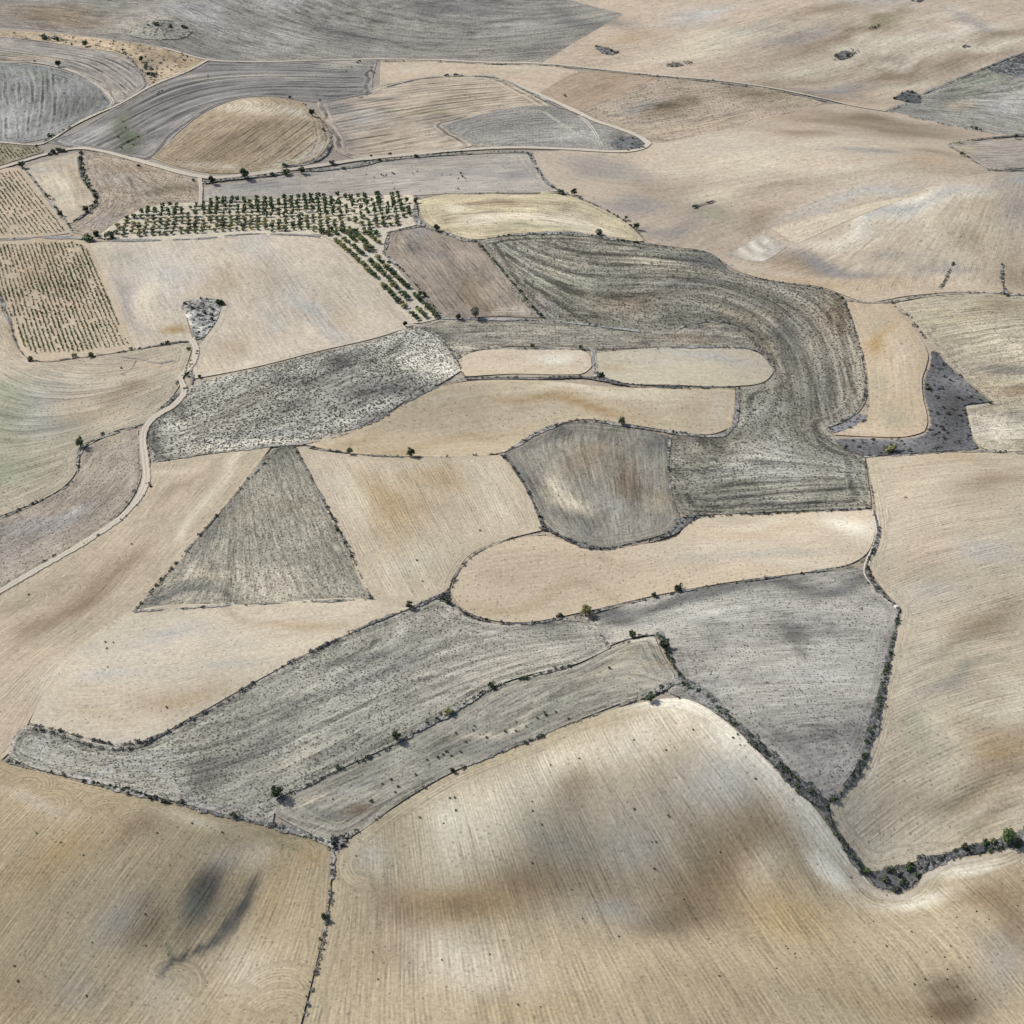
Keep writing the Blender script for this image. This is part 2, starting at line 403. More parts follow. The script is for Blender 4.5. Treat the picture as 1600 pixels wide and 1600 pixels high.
# merged tufts: small leafy domes --------------------------------------------------
def leaf_mat(name, c1, c2, scale=.35):
    T = NT(name); geo = T.n('ShaderNodeNewGeometry').outputs['Position']
    oi = T.n('ShaderNodeObjectInfo').outputs['Random']
    f = T.math('ADD', T.noise(geo, scale, 3, .7), T.math('MULTIPLY', T.math('SUBTRACT', oi, .5), .35))
    T.put(T.b.inputs['Base Color'], T.mix(T.ramp(f, .3, .72), tuple(c1), tuple(c2)))
    return T.m
M_TUFT = leaf_mat('dry_thistle', (.06, .056, .05), (.17, .16, .14), .5)
M_SCRUB = leaf_mat('scrub_leaf', (.035, .042, .036), (.15, .15, .14), .4)
M_SCRUBG = leaf_mat('scrub_leaf_green', (.03, .045, .025), (.10, .12, .07), .4)
def tuft_base(n, seed):
    r = np.random.default_rng(seed); V = []; F = []
    for k in range(n):
        a = r.uniform(0, 6.283); rad = math.sqrt(r.uniform(0, 1))*.42; z = (1-rad*1.6)*r.uniform(.3, .85)
        c = np.array([rad*math.cos(a), rad*math.sin(a), z]); d1 = r.normal(size=3); d1 /= np.linalg.norm(d1)
        d2 = np.cross(d1, r.normal(size=3)); d2 /= np.linalg.norm(d2); s = .24
        i = len(V); V += [c-d1*s-d2*s, c+d1*s-d2*s*.6, c+d2*s*1.1]; F.append((i, i+1, i+2))
    return np.array(V), np.array(F)
TB = [tuft_base(9, i) for i in range(6)]
def merge(name, label, cat, P, S, mat, bases=TB, zs=.7, kind='stuff'):
    if len(P) < 3: return None
    VV, FF = [], []; o = 0
    grp = rng.integers(0, len(bases), len(P)); ang = rng.uniform(0, 6.283, len(P))
    for b, (bv, bf) in enumerate(bases):
        m = grp == b; n = m.sum()
        if not n: continue
        ca, sa = np.cos(ang[m])[:, None], np.sin(ang[m])[:, None]; s = S[m][:, None]
        x = (bv[None, :, 0]*ca-bv[None, :, 1]*sa)*s+P[m][:, 0:1]; y = (bv[None, :, 0]*sa+bv[None, :, 1]*ca)*s+P[m][:, 1:2]
        z = bv[None, :, 2]*s*zs+P[m][:, 2:3]
        VV.append(np.stack([x, y, z], 2).reshape(-1, 3)); FF.append((bf[None]+(np.arange(n)*len(bv))[:, None, None]+o).reshape(-1, bf.shape[1])); o += n*len(bv)
    me = tri_mesh(name, np.vstack(VV), np.vstack(FF), mat)
    ob = bpy.data.objects.new(name, me); C.objects.link(ob); tag(ob, label, cat, kind=kind)
    return ob
def scatter_field(label, B, n, ev, off, size):
    lo, hi = B.min(0), B.max(0); x = rng.uniform(lo[0], hi[0], n*6); y = rng.uniform(lo[1], hi[1], n*6)
    k = inside(B, x, y); x, y = x[k], y[k]; u, v = ev(x, y)
    d = vnoise(u/30, v/5, 3)*.5+vnoise(x/22, y/22, 4)*.5; k = rng.uniform(0, 1, len(x)) < np.clip((d-.15)*1.6, .12, 1)
    x, y = x[k][:n], y[k][:n]
    P = np.stack([x, y, height(x, y)+off-.05], 1)
    merge('scrub' if 'scrub' in label else 'dry_thistles', ('low scrub bushes on the ' if 'scrub' in label else 'dry dark thistle tufts dotting the ')+label, 'scrub' if 'scrub' in label else 'thistles', P, rng.uniform(.7, 1.5, len(x))**(2.2 if 'scrub' in label else 1)*size*(1.9 if 'scrub' in label else 1.3), M_SCRUB if 'scrub' in label else M_TUFT)

# ------------------------------------------------------------------ strips: verges, roads, tracks
def strip_material(name, style):
    T = NT(name)
    uv = T.n('ShaderNodeAttribute', attribute_name='furrow'); sep = T.n('ShaderNodeSeparateXYZ'); T.put(sep.inputs[0], uv.outputs['Vector'])
    s, t, w_ = sep.outputs[0], sep.outputs[1], sep.outputs[2]     # metres along, -1..1 across, half width in metres
    geo = T.n('ShaderNodeNewGeometry').outputs['Position']; gs = T.n('ShaderNodeSeparateXYZ'); T.put(gs.inputs[0], geo); P = T.comb(gs.outputs[0], gs.outputs[1], 3.)
    at_ = T.math('ABSOLUTE', t)
    dist = T.math('MULTIPLY', T.math('SUBTRACT', 1., at_), w_)    # metres from the border
    n_r = T.noise(P, .35, 3, .7); n_b = T.noise(P, .9, 3, .75); n_l = T.noise(P, .06, 3, .6)
    if style in ('verge', 'verge_dark', 'verge_green', 'verge_grey'):
        c = {'verge': ((.09, .09, .088), (.34, .325, .295)), 'verge_dark': ((.05, .052, .054), (.22, .218, .21)), 'verge_green': ((.05, .062, .04), (.20, .20, .16)), 'verge_grey': ((.13, .13, .134), (.31, .30, .285))}[style]
        col = T.mix(T.ramp(T.math('ADD', n_b, T.amp(n_l, .5)), .40, .72), c[0], c[1])
        al = T.ramp(T.math('ADD', dist, T.math('ADD', T.amp(n_r, 3.6), T.amp(n_l, 4.5))), .35, .85)
        rough = 1.4
    elif style == 'edge':
        col = T.mix(T.ramp(n_b, .3, .7), (.09, .088, .085), (.26, .24, .21))
        al = T.math('MULTIPLY', T.ramp(T.math('ADD', dist, T.amp(n_r, 2.0)), .15, .7), T.ramp(n_l, .36, .52))
    elif style == 'road':
        rut = T.ramp(T.math('ABSOLUTE', T.math('SUBTRACT', T.math('MULTIPLY', at_, w_), .85)), .55, .15)
        base = T.mix(T.ramp(n_b, .3, .75), (.28, .25, .205), (.38, .345, .29))
        mid = T.mix(T.math('MULTIPLY', T.ramp(T.math('ADD', n_l, T.amp(n_r, .5)), .45, .62), .45), base, (.26, .24, .20))
        col = T.mix(rut, mid, T.mix(.6, base, (.42, .385, .325)))
        al = T.ramp(T.math('ADD', dist, T.amp(n_r, 2.2)), .2, .6)
    elif style == 'track':
        rut = T.ramp(T.math('ABSOLUTE', T.math('SUBTRACT', T.math('MULTIPLY', at_, w_), .8)), .45, .15)
        col = T.mix(T.ramp(n_b, .3, .75), (.38, .35, .30), (.55, .50, .44))
        al = T.math('MULTIPLY', rut, T.ramp(T.math('ADD', n_r, T.amp(n_l, .6)), .28, .5))
    elif style == 'pale':
        col = T.mix(T.ramp(n_b, .3, .75), (.36, .32, .265), (.50, .455, .39))
        al = T.math('MULTIPLY', T.ramp(T.math('ADD', dist, T.amp(n_r, 3.)), .0, 2.2), .7)
    elif style == 'line':
        col = T.mix(T.ramp(n_b, .3, .75), (.16, .155, .15), (.27, .26, .25))
        al = T.math('MULTIPLY', T.ramp(T.math('ADD', dist, T.amp(n_r, 1.5)), .0, .8), T.math('MULTIPLY', T.ramp(n_l, .3, .5), .75))
    T.put(T.b.inputs['Base Color'], col); T.put(T.b.inputs['Alpha'], al)
    bp = T.n('ShaderNodeBump'); bp.inputs['Strength'].default_value = .5; bp.inputs['Distance'].default_value = .4
    T.put(bp.inputs['Height'], n_b); T.put(T.b.inputs['Normal'], bp.outputs[0])
    return T.m
SM = {}
NS = [0]
CATS = {'verge': 'verge', 'verge_dark': 'verge', 'verge_green': 'verge', 'verge_grey': 'verge', 'edge': 'field edge', 'road': 'dirt road', 'track': 'track', 'pale': 'verge', 'line': 'furrow'}
NAMES = {'verge': 'scrub_verge', 'verge_dark': 'scrub_verge', 'verge_green': 'scrub_verge', 'verge_grey': 'scrub_verge', 'edge': 'field_edge', 'road': 'dirt_road', 'track': 'wheel_track', 'pale': 'bare_verge', 'line': 'wheel_track'}
def strip(label, style, width, pts, tufts=0, tmat=None, tsize=1.1, nm=None):
    py_ = sum(p[1] for p in pts)/len(pts)
    if py_ < 240 and style in ('verge', 'verge_grey', 'edge'): width *= .55; pts = [(p[0], p[1], p[2]*.6) if len(p) > 2 else p for p in pts]
    NS[0] += 1; off = .42+.004*NS[0]+(.1 if style in ('road', 'track') else 0)
    if style not in SM: SM[style] = strip_material('strip_'+style, style)
    wid = [p[2] if len(p) > 2 else width for p in pts]
    pix = spline(pts, False, 60); n = len(pts)
    wfull = np.interp(np.linspace(0, n-1, len(pix)), np.arange(n), wid)
    x, y, _ = at(pix[:, 0], pix[:, 1], off); d = np.r_[0, np.cumsum(np.hypot(np.diff(x), np.diff(y)))]
    m = max(int(d[-1]/3.), 3); s = np.linspace(0, d[-1], m+1)
    x = np.interp(s, d, x); y = np.interp(s, d, y); hw = np.interp(s, d, wfull)/2
    hw = hw*(.35+1.0*vnoise(s/9, s*0, NS[0]))*(.8 if style.startswith('verge') else 1) if style not in ('road', 'track') else hw*(.85+.3*vnoise(s/14, s*0, NS[0]))
    if style.startswith('verge') or style == 'pale': hw = hw*.72+.22
    tx, ty = np.gradient(x), np.gradient(y); L = np.hypot(tx, ty)+1e-9; nx_, ny_ = -ty/L, tx/L
    k = 4; T_ = np.linspace(-1, 1, k+1)
    X = (x[:, None]+nx_[:, None]*hw[:, None]*T_[None]).ravel(); Y = (y[:, None]+ny_[:, None]*hw[:, None]*T_[None]).ravel()
    V = np.stack([X, Y, height(X, Y)+off], 1); q = (np.arange(m)[:, None]*(k+1)+np.arange(k)[None]).ravel()
    F = np.stack([q, q+k+1, q+k+2, q+1], 1)
    nmz = NAMES[style] if nm is None else nm
    me = tri_mesh(nmz, V, F[:, ::-1], SM[style])
    z = np.array([0, 0, 1.]); set_attrs(me, np.ones((len(X), 3))*.3, np.stack([np.repeat(s, k+1), np.tile(T_, m+1), np.repeat(hw, k+1)], 1))
    me.polygons.foreach_set('use_smooth', [True]*len(me.polygons))
    o = bpy.data.objects.new(nmz, me); C.objects.link(o); tag(o, label, CATS[style], kind='structure')
    if tufts:
        N = int(d[-1]*tufts*1.1); j = rng.integers(0, len(x)-1, N); f = rng.uniform(0, 1, N)
        cl = vnoise(j*3./9, j*0, NS[0]+4); kk = rng.uniform(0, 1, N) < .35+cl; j, f = j[kk], f[kk]; N = len(j)
        tt = np.clip(rng.normal(0, .5, N), -1, 1)*(hw[j]-.4)
        px = x[j]*(1-f)+x[j+1]*f+nx_[j]*tt; py = y[j]*(1-f)+y[j+1]*f+ny_[j]*tt
        merge('scrub', 'low dark scrub bushes along the '+label, 'scrub', np.stack([px, py, height(px, py)+off-.1], 1), rng.uniform(.45, 1.5, N)**1.7*tsize*1.0, tmat or M_SCRUB)
    return o

# ================================================================== THE FIELDS
field('stubble_field', 'large grey stubble hillside filling the top left corner', [(-260,-150),(700,-150),(830,-20),(890,0),(975,22),(905,62),(847,97),(760,97),(600,92),(400,97),(325,92),(255,72),(150,57),(60,46),(-260,36)], (148,143,135), 'stub',
      [(0,10,150,25,300,60),(200,-30,400,22,600,70),(400,60,600,84,760,90),(700,-40,800,10,900,30),(760,85,860,60,950,25)],
      [(80,25,90,22,5,'brown',.6),(300,20,60,22,10,'lgrey',.7),(250,30,60,12,0,'cream',.35),(420,60,70,14,8,'lgrey',.5),(520,50,60,18,10,'dgrey',.5),(700,10,90,18,0,'dgrey',.6),(850,70,50,10,-20,'dgrey',.5),(900,30,70,10,20,'dgrey',.6),(640,60,120,12,0,'dgrey',.35),(800,40,50,10,0,'lgrey',.5),(330,85,60,8,5,'dgrey',.5),(450,0,60,20,0,'lgrey',.4)], speck=.22)
field('tilled_field', 'broad pale tan ploughed slope in the top right, mottled with whitish earth', [(847,98),(905,62),(975,22),(890,0),(830,-20),(700,-150),(1860,-150),(1860,30),(1600,82),(1530,108),(1440,145),(1412,160),(1385,173),(1280,153),(1110,125),(960,110)], (192,174,153), 'till',
      [(880,95,1000,80,1200,30,1300,-10),(1000,112,1150,100,1300,50,1450,0),(1200,135,1330,110,1450,60,1600,20),(1380,160,1480,110,1600,70),(950,20,1050,-5,1200,-30),(1000,40,1150,10)],
      [(1380,100,150,14,-12,'white',.6),(1300,115,160,12,-14,'brown',.55),(1240,150,120,8,4,'brown',.6),(1150,60,130,18,-14,'cream',.55),(1470,55,120,10,-10,'white',.5),(1330,55,110,10,-16,'brown',.5),(1560,115,60,10,-20,'white',.6),(1450,118,120,9,-16,'dbrown',.5),(1090,25,60,14,-12,'lgrey',.7),(1180,45,60,10,-15,'grey',.5),(930,30,60,8,8,'dgrey',.5),(1380,30,50,10,-15,'olive',.6),(1330,80,55,10,-18,'cream',.7),(1250,110,60,10,-8,'pale',.6),(1400,110,70,9,-12,'brown',.7),(1310,140,60,9,-5,'vgrey',.6),(1430,130,40,8,-15,'cream',.8),(1500,20,50,12,0,'pale',.6),(1520,35,50,10,30,'vgrey',.5),(1560,70,50,8,-10,'cream',.8),(1580,50,50,6,-10,'brown',.6),(1350,-5,60,12,0,'lgrey',.5),(980,60,60,10,-15,'ochre',.3),(1240,60,60,14,-15,'vgrey',.5),(1080,75,80,14,-15,'cream',.35),(1450,30,50,10,-10,'cream',.5),(1280,15,60,8,-12,'brown',.5)], speck=.05)
field('stubble_field', 'grey striped field at the right edge near the top, under the tan slope', [(1385,173),(1412,160),(1440,145),(1530,108),(1600,82),(1860,30),(1860,212),(1600,212),(1560,209),(1480,195)], (158,155,146), 'stub',
      [(1400,170,1500,180,1600,200),(1450,150,1540,150,1650,150),(1440,148,1530,112,1600,90)],
      [(1480,150,30,12,-20,'dgrey',.7),(1530,130,60,8,-15,'green',.6),(1570,165,40,12,0,'lgrey',.6),(1500,165,30,10,0,'tan',.5),(1440,172,30,6,5,'dgrey',.4)], headw=6)
field('scrub_patch', 'dark grey scrub wedge at the right edge near the top', [(1534,108),(1600,84),(1860,30),(1860,160),(1640,130),(1600,122),(1560,115)], (118,118,120), 'scrub', [(1540,110,1600,118)], ragged=1.2)
field('stubble_field', 'small pale grey field at the right edge beneath the stony hedge corner', [(1480,225),(1540,215),(1600,208),(1860,200),(1860,270),(1600,262),(1545,265),(1512,245)], (176,166,153), 'stub',
      [(1500,228,1600,222),(1540,260,1650,255)], [(1520,235,30,6,0,'tan',.5)], speck=.15, grain=.6)
field('tilled_field', 'vast smooth tan ploughed field right of centre in the upper half', [(833,237),(900,234),(980,234),(1018,222),(1110,207),(1200,185),(1290,163),(1385,173),(1480,195),(1560,209),(1600,212),(1480,225),(1512,245),(1545,265),(1600,268),(1600,330),(1400,380),(1180,420),(1140,415),(1110,395),(1050,385),(1000,375),(975,345),(900,310),(860,290),(840,260)], (190,174,154), 'fine',
      [(900,245,980,262,1100,262,1250,240,1400,225),(860,270,940,305,1040,300,1150,285,1300,270),(950,335,1030,325,1120,300),(1040,215,1200,200,1350,200,1500,215),(1030,370,1100,340,1200,300,1350,280,1480,265),(1100,385,1180,350,1300,310)],
      [(1180,245,180,14,-6,'cream',.5),(1350,280,180,12,-8,'pale',.5),(1100,215,90,8,0,'pale',.5),(1300,190,150,10,6,'brown',.5),(1420,205,100,9,6,'dbrown',.4),(1060,300,100,20,10,'brown',.35),(1430,262,110,9,-3,'brown',.4),(950,265,80,16,8,'vgrey',.55),(1000,320,70,14,-5,'vgrey',.6),(1060,350,60,10,-20,'vgrey',.5),(1330,180,60,7,5,'brown',.6),(1400,190,60,5,8,'dbrown',.5),(1250,210,60,6,5,'brown',.5),(1360,240,60,5,3,'vgrey',.6),(1450,235,50,6,5,'brown',.5),(1200,260,80,10,-5,'cream',.5),(1130,305,50,12,0,'cream',.75),(1120,330,30,10,10,'green',.5),(1340,260,80,8,0,'pale',.6),(1250,295,90,10,-8,'brown',.4),(1380,300,70,9,-12,'lgrey',.6),(1450,250,50,6,0,'ochre',.3),(1300,320,80,8,-15,'lgrey',.5),(1330,220,60,5,0,'pale',.6),(1150,230,90,10,0,'pale',.4),(1180,340,40,8,-20,'brown',.45)], head=9, lanes=.25, lanew=12.)
field('tilled_field', 'pale combed field fanning downhill below the pale ridge at the right edge', [(1135,412),(1180,368),(1330,325),(1400,309),(1480,283),(1545,270),(1600,268),(1860,272),(1860,462),(1600,460),(1500,456),(1420,462),(1350,471),(1316,460),(1290,450),(1200,437),(1150,422)], (196,180,158), 'till',
      [(1200,425,1280,385,1380,340,1450,305),(1300,445,1370,390,1450,330,1500,290),(1440,440,1465,380,1500,310),(1500,445,1520,380,1540,290),(1580,445,1585,360,1580,280),(1700,440,1700,300)],
      [(1400,335,130,16,-20,'white',.7),(1460,305,80,9,-22,'lgrey',.6),(1290,420,120,14,14,'brown',.5),(1530,350,50,40,0,'cream',.4),(1350,450,90,8,5,'ochre',.3),(1420,310,70,7,-22,'white',.75),(1390,340,50,14,-25,'lgrey',.7),(1480,300,50,8,-20,'lgrey',.6),(1300,412,50,12,18,'vgrey',.75),(1340,425,40,10,15,'vgrey',.6),(1380,400,40,12,0,'vgrey',.4),(1470,420,60,14,0,'vgrey',.5),(1540,330,22,30,0,'tan',.6),(1530,400,30,30,0,'ochre',.15),(1580,430,40,30,0,'brown',.5),(1585,330,30,40,0,'vgrey',.4),(1250,440,60,7,10,'ochre',.45),(1440,350,14,30,20,'cream',.6),(1500,370,25,16,0,'brown',.4),(1590,275,30,8,0,'lgrey',.7)], head=10, speck=.05, lift=.12)
field('crop_plot', 'cream rectangular plot of bare chalky soil in the pale fan field', [(1205,357),(1285,337),(1330,326),(1400,311),(1415,310),(1340,338),(1243,382)], (212,198,173), 'fine', [(1210,360,1330,328)], [(1300,340,30,8,-20,'pale',.5)], cat='plot', speck=.12, head=0, streak=.3, lift=.1)
field('crop_plot', 'grey plot scribbled with white chalk on the fan field', [(1139,398),(1193,364),(1232,384),(1188,409)], (184,174,162), 'fine', [(1145,398,1190,370)], [(1205,376,20,3,28,'white',1.8),(1188,385,28,3,28,'white',1.8),(1175,396,30,3.5,22,'white',1.8),(1160,398,12,6,20,'cream',1.)], cat='plot', warp=.4, head=0, lift=.1)
field('tilled_field', 'long smooth tan wedge field running along the upper track', [(595,92),(760,97),(845,98),(905,112),(840,146),(795,129),(770,119),(700,118),(640,125),(593,134)], (193,176,153), 'fine',
      [(610,105,750,105,860,112),(620,118,700,112,790,122,840,138)], [(640,110,30,10,0,'pale',.5),(800,105,50,6,5,'cream',.4)], speck=.01)
field('tilled_field', 'small brown ploughed triangle between the upper track and the speckled slope', [(840,146),(905,112),(960,112),(1035,122),(970,148),(905,173)], (172,153,131), 'till', [(845,143,910,116),(880,158,960,130,1020,124),(905,170,1000,136)], [(930,135,40,12,-10,'brown',.4),(960,150,30,6,-10,'ochre',.3)], lanes=.1)
field('fallow_field', 'brown speckled fallow slope below the upper track', [(905,173),(970,148),(1035,122),(1110,125),(1200,138),(1290,160),(1290,163),(1200,185),(1110,207),(1018,222),(985,207),(935,187)], (174,158,140), 'dark', [(920,175,1030,145,1150,130),(960,195,1080,180,1200,160),(1020,215,1120,195,1250,168)],
      [(1050,165,40,14,-5,'dbrown',.7),(1100,190,60,8,-10,'tan',.5),(1180,150,50,8,0,'brown',.5),(1000,200,40,8,10,'tan',.5),(1250,160,40,8,0,'tan',.5),(990,165,40,8,-15,'vgrey',.5)], streak=.4, grain=1.0, speck=.3)
field('stubble_field', 'light dune-like field with dark furrow ripples in the upper middle', [(495,160),(555,150),(595,133),(650,122),(700,118),(770,119),(800,132),(850,160),(870,175),(800,172),(690,196),(740,228),(690,237),(560,249),(525,238),(518,215),(505,190)], (190,174,154), 'stub',
      [(530,205,620,188,720,170,800,160),(540,180,640,165,740,150),(560,160,640,148,740,140),(560,230,640,215,700,205),(590,245,700,232)],
      [(530,170,40,10,10,'vgrey',.7),(560,185,60,18,0,'lgrey',.5),(540,215,30,20,60,'vgrey',.4),(600,155,50,5,-10,'dgrey',.5),(770,125,60,4,5,'green',.5),(720,205,60,12,0,'vgrey',.5),(680,170,70,8,-8,'tan',.5),(680,185,50,5,-5,'dgrey',.35)], streak=1.0, lanes=1.7, lanew=13., speck=.06, grain=.5)
field('fallow_field', 'grey weedy wedge between two tracks in the upper middle', [(690,195),(800,168),(850,165),(870,168),(905,182),(985,207),(1012,226),(975,234),(860,230),(745,229)], (158,154,147), 'stub', [(710,200,800,182,880,180),(760,225,850,215,950,222)],
      [(850,175,50,8,10,'dgrey',.6),(980,223,26,6,5,'dgrey',.9),(800,195,60,10,0,'dgrey',.4),(760,225,30,5,0,'tan',.5),(900,215,40,10,0,'lgrey',.5)], streak=.35)
field('stubble_field', 'violet grey field striped with dark contour furrows around the brown hill', [(325,93),(400,97),(590,93),(583,120),(582,146),(555,152),(500,160),(470,157),(430,152),(375,155),(325,172),(275,210),(237,247),(190,245),(125,232),(70,222),(115,205),(180,167),(240,132),(290,110)], (146,141,137), 'stub',
      [(100,222,170,200,240,155,330,130,450,128,590,130),(140,232,210,200,270,160,350,145,450,142,560,148),(330,108,450,112,580,110),(200,165,260,132,320,115),(215,238,260,205,310,165,370,148)],
      [(195,215,20,18,0,'dgreen',.95),(190,195,12,25,0,'dgreen',.6),(350,105,60,8,5,'vgrey',.5),(290,150,60,14,-25,'dgrey',.5),(450,140,80,7,0,'dgrey',.55),(130,215,40,8,-20,'lgrey',.5),(540,105,40,8,0,'pale',.4),(230,200,60,10,-35,'dgrey',.4),(400,120,100,4,0,'pale',.4)], streak=.8, lanes=2.0, lanew=13., speck=.16, grain=.6)
field('fallow_field', 'pale sandy strip of thin scrub below the grey hillside in the top left', [(-260,40),(0,48),(60,50),(150,60),(255,75),(325,93),(290,110),(235,133),(215,118),(200,92),(130,74),(0,57),(-260,50)], (194,173,143), 'scrub', [(0,52,150,68,300,95)], [(280,95,40,8,20,'brown',.6),(200,75,40,4,10,'brown',.5),(230,105,14,12,0,'dgrey',.5)], grain=.7, speck=.3, tdark=.55)
field('stubble_field', 'curved band of greyish furrows above the oval field on the left edge', [(-260,50),(0,57),(130,74),(200,92),(222,110),(235,133),(185,162),(178,160),(155,132),(110,112),(50,98),(-260,94)], (168,160,151), 'stub',
      [(0,68,100,80,180,105,215,135),(0,85,80,95,150,115,190,150),(-150,60,0,62),(60,75,150,92,210,122)], [(150,100,60,8,20,'lgrey',.4),(60,92,60,3,5,'tan',.7),(180,145,14,8,0,'cream',.6)], lanes=1.8, lanew=10., speck=.14, grain=.6)
field('stubble_field', 'blue grey oval field on the left edge below the curved furrow band', [(-260,99),(50,101),(110,114),(152,135),(174,162),(150,178),(115,195),(70,217),(-260,218)], (148,149,146), 'dark',
      [(20,105,25,150,35,212),(60,105,68,150,60,212),(100,118,100,160,85,205),(140,135,140,160,120,190),(-60,105,-50,210)], [(120,170,50,14,-20,'dgrey',.6),(30,190,50,16,0,'lgrey',.6),(60,115,50,8,5,'green',.5),(20,150,20,40,0,'grey',.4)], streak=.7, head=10, speck=.2, lanes=1.8, lanew=9., grain=.8)
field('fallow_field', 'domed brown hill field ringed by a pale chalky rim', [(237,247),(275,212),(325,174),(375,155),(430,152),(480,165),(508,190),(517,218),(500,243),(460,258),(400,268),(340,271),(285,262)], (168,151,125), 'stub',
      [(250,248,310,212,370,172),(310,262,370,222,440,180),(380,266,440,230,490,190),(350,268,420,215)],
      [(470,240,50,8,-25,'cream',.95),(390,165,50,8,0,'cream',.8),(340,262,70,6,5,'pale',.8),(380,215,60,16,-20,'dbrown',.5),(460,175,30,10,20,'pale',.6),(300,225,40,8,-35,'brown',.4),(500,225,14,20,20,'pale',.8)], tint=(.97,.96,.94), head=9, streak=.5, lanes=1.1, lanew=6., grain=.8, speck=.16)
field('vineyard_ground', 'small brown weedy vineyard plot at the left edge above the road', [(-260,225),(0,224),(60,229),(70,237),(0,258),(-260,330)], (150,140,118), 'dark', [(0,250,60,232)], speck=.5, streak=.3)
field('vineyard_ground', 'sandy vineyard ground at the left edge above the larger vineyard', [(-260,340),(0,263),(36,262),(60,295),(85,330),(112,364),(60,370),(0,373),(-260,390)], (192,174,150), 'fine', [(20,265,60,315,95,362),(-60,290,0,370)], [(60,300,40,6,50,'tan',.3)], speck=.05)
field('tilled_field', 'small pale tan field shaped like a shield between dark hedges on the left', [(37,262),(125,236),(124,262),(136,290),(146,302),(147,318),(132,335),(107,351),(85,318),(62,290)], (192,177,156), 'till', [(60,262,85,300,108,345),(90,250,110,290,122,330),(118,240,128,280,142,310)], [(112,292,12,20,-25,'ochre',.4),(85,300,12,24,-30,'cream',.7),(60,268,20,8,0,'lgrey',.6)], lanes=.2, head=3)
field('fallow_field', 'brown speckled rough field right of the curved dark hedge on the left', [(128,235),(200,246),(310,277),(314,300),(312,316),(240,325),(200,336),(165,362),(150,370),(112,362),(110,352),(135,337),(152,318),(152,296),(138,275),(130,255)], (174,158,140), 'dark', [(140,250,160,290,155,325,120,355),(180,260,195,300,180,335),(220,260,260,290,300,300),(160,245,230,262,300,285)], [(270,300,50,8,0,'dbrown',.6),(180,280,30,14,10,'vgrey',.4),(170,340,40,10,-20,'vgrey',.5),(200,265,40,8,10,'brown',.5)], streak=.3, speck=.34, grain=1.1)
field('stubble_field', 'long violet grey strip above the orchard', [(318,292),(400,281),(500,264),(600,250),(700,244),(822,238),(835,258),(855,285),(882,299),(800,300),(700,302),(640,306),(500,308),(330,315),(320,316)], (176,168,158), 'stub',
      [(330,302,450,288,600,272,720,262,820,258),(400,305,560,296,700,286,840,282),(600,258,720,250,815,246)], [(400,290,60,8,-5,'vgrey',.6),(720,270,60,6,0,'vgrey',.6),(800,270,30,12,10,'vgrey',.5),(600,265,60,4,-5,'pale',.5),(350,300,30,10,0,'grey',.5)], speck=.08, grain=.5, streak=.6, lanes=.5, lanew=12.)
field('orchard_ground', 'pale sandy ground under the rows of orchard trees', [(150,372),(175,352),(205,334),(240,322),(310,316),(330,315),(500,308),(645,304),(652,330),(656,350),(606,362),(600,392),(625,425),(650,455),(690,497),(648,507),(505,368),(480,366),(350,371),(215,374)], (206,195,174), 'fine', [(510,366,580,430,655,500),(600,366,680,490),(300,330,300,368),(450,315,455,362),(620,312,630,350)], [(560,400,40,10,40,'lgrey',.5),(330,355,40,5,0,'tan',.5),(600,375,10,10,0,'pink',.7),(650,470,12,30,-40,'grey',.4)], speck=.12, head=3)
field('vineyard_ground', 'sandy ground of the large vineyard on the left edge', [(-260,384),(0,376),(110,373),(140,381),(178,460),(212,546),(130,558),(50,562),(34,550),(20,515),(0,475),(-260,430)], (190,174,150), 'fine', [(138,379,172,460,207,540),(60,380,90,460,125,550),(-20,385,10,460,50,545)], [(110,480,40,30,0,'pink',.3),(90,520,40,20,0,'pale',.3),(60,420,30,20,0,'ochre',.3)], speck=.05, tint=(.97,.96,.94))
field('tilled_field', 'pale greyish tan field right of the large vineyard with combed diagonal furrows', [(140,380),(215,374),(350,370),(480,366),(508,370),(648,507),(600,524),(500,548),(400,573),(302,592),(297,575),(312,540),(340,500),(348,473),(320,466),(285,472),(292,500),(302,532),(212,546),(178,460)], (200,187,168), 'till',
      [(190,390,230,470,262,535),(300,378,345,460,385,560),(400,375,465,460,520,540),(480,372,555,445,620,510),(355,500,385,565),(320,560,335,585)],
      [(410,425,30,30,60,'ochre',.45),(260,430,50,40,30,'lgrey',.6),(500,490,70,14,50,'lgrey',.75),(400,400,30,60,-40,'lgrey',.5),(330,440,30,30,0,'ochre',.3),(210,470,14,50,-20,'vgrey',.6),(245,465,20,30,0,'cream',.6),(275,520,26,8,-5,'ochre',.9),(360,545,50,20,-20,'ochre',.35),(530,495,30,16,0,'ochre',.25),(480,420,60,20,40,'pale',.4),(200,400,40,14,0,'green',.25),(420,500,40,10,50,'lgrey',.5)], speck=.02, lanes=.12)
field('scrub_patch', 'triangular islet of dark and white scrub where the farm road ends', [(281,480),(290,471),(322,465),(352,470),(340,500),(325,522),(313,542),(301,525),(293,500)], (152,151,148), 'scrub', [(290,480,320,530)], [(305,500,9,22,-25,'white',1.2),(312,488,10,6,0,'white',.6),(325,480,20,6,0,'blue',.6),(312,535,8,8,0,'vgrey',.7)], ragged=.8, cat='scrub patch')
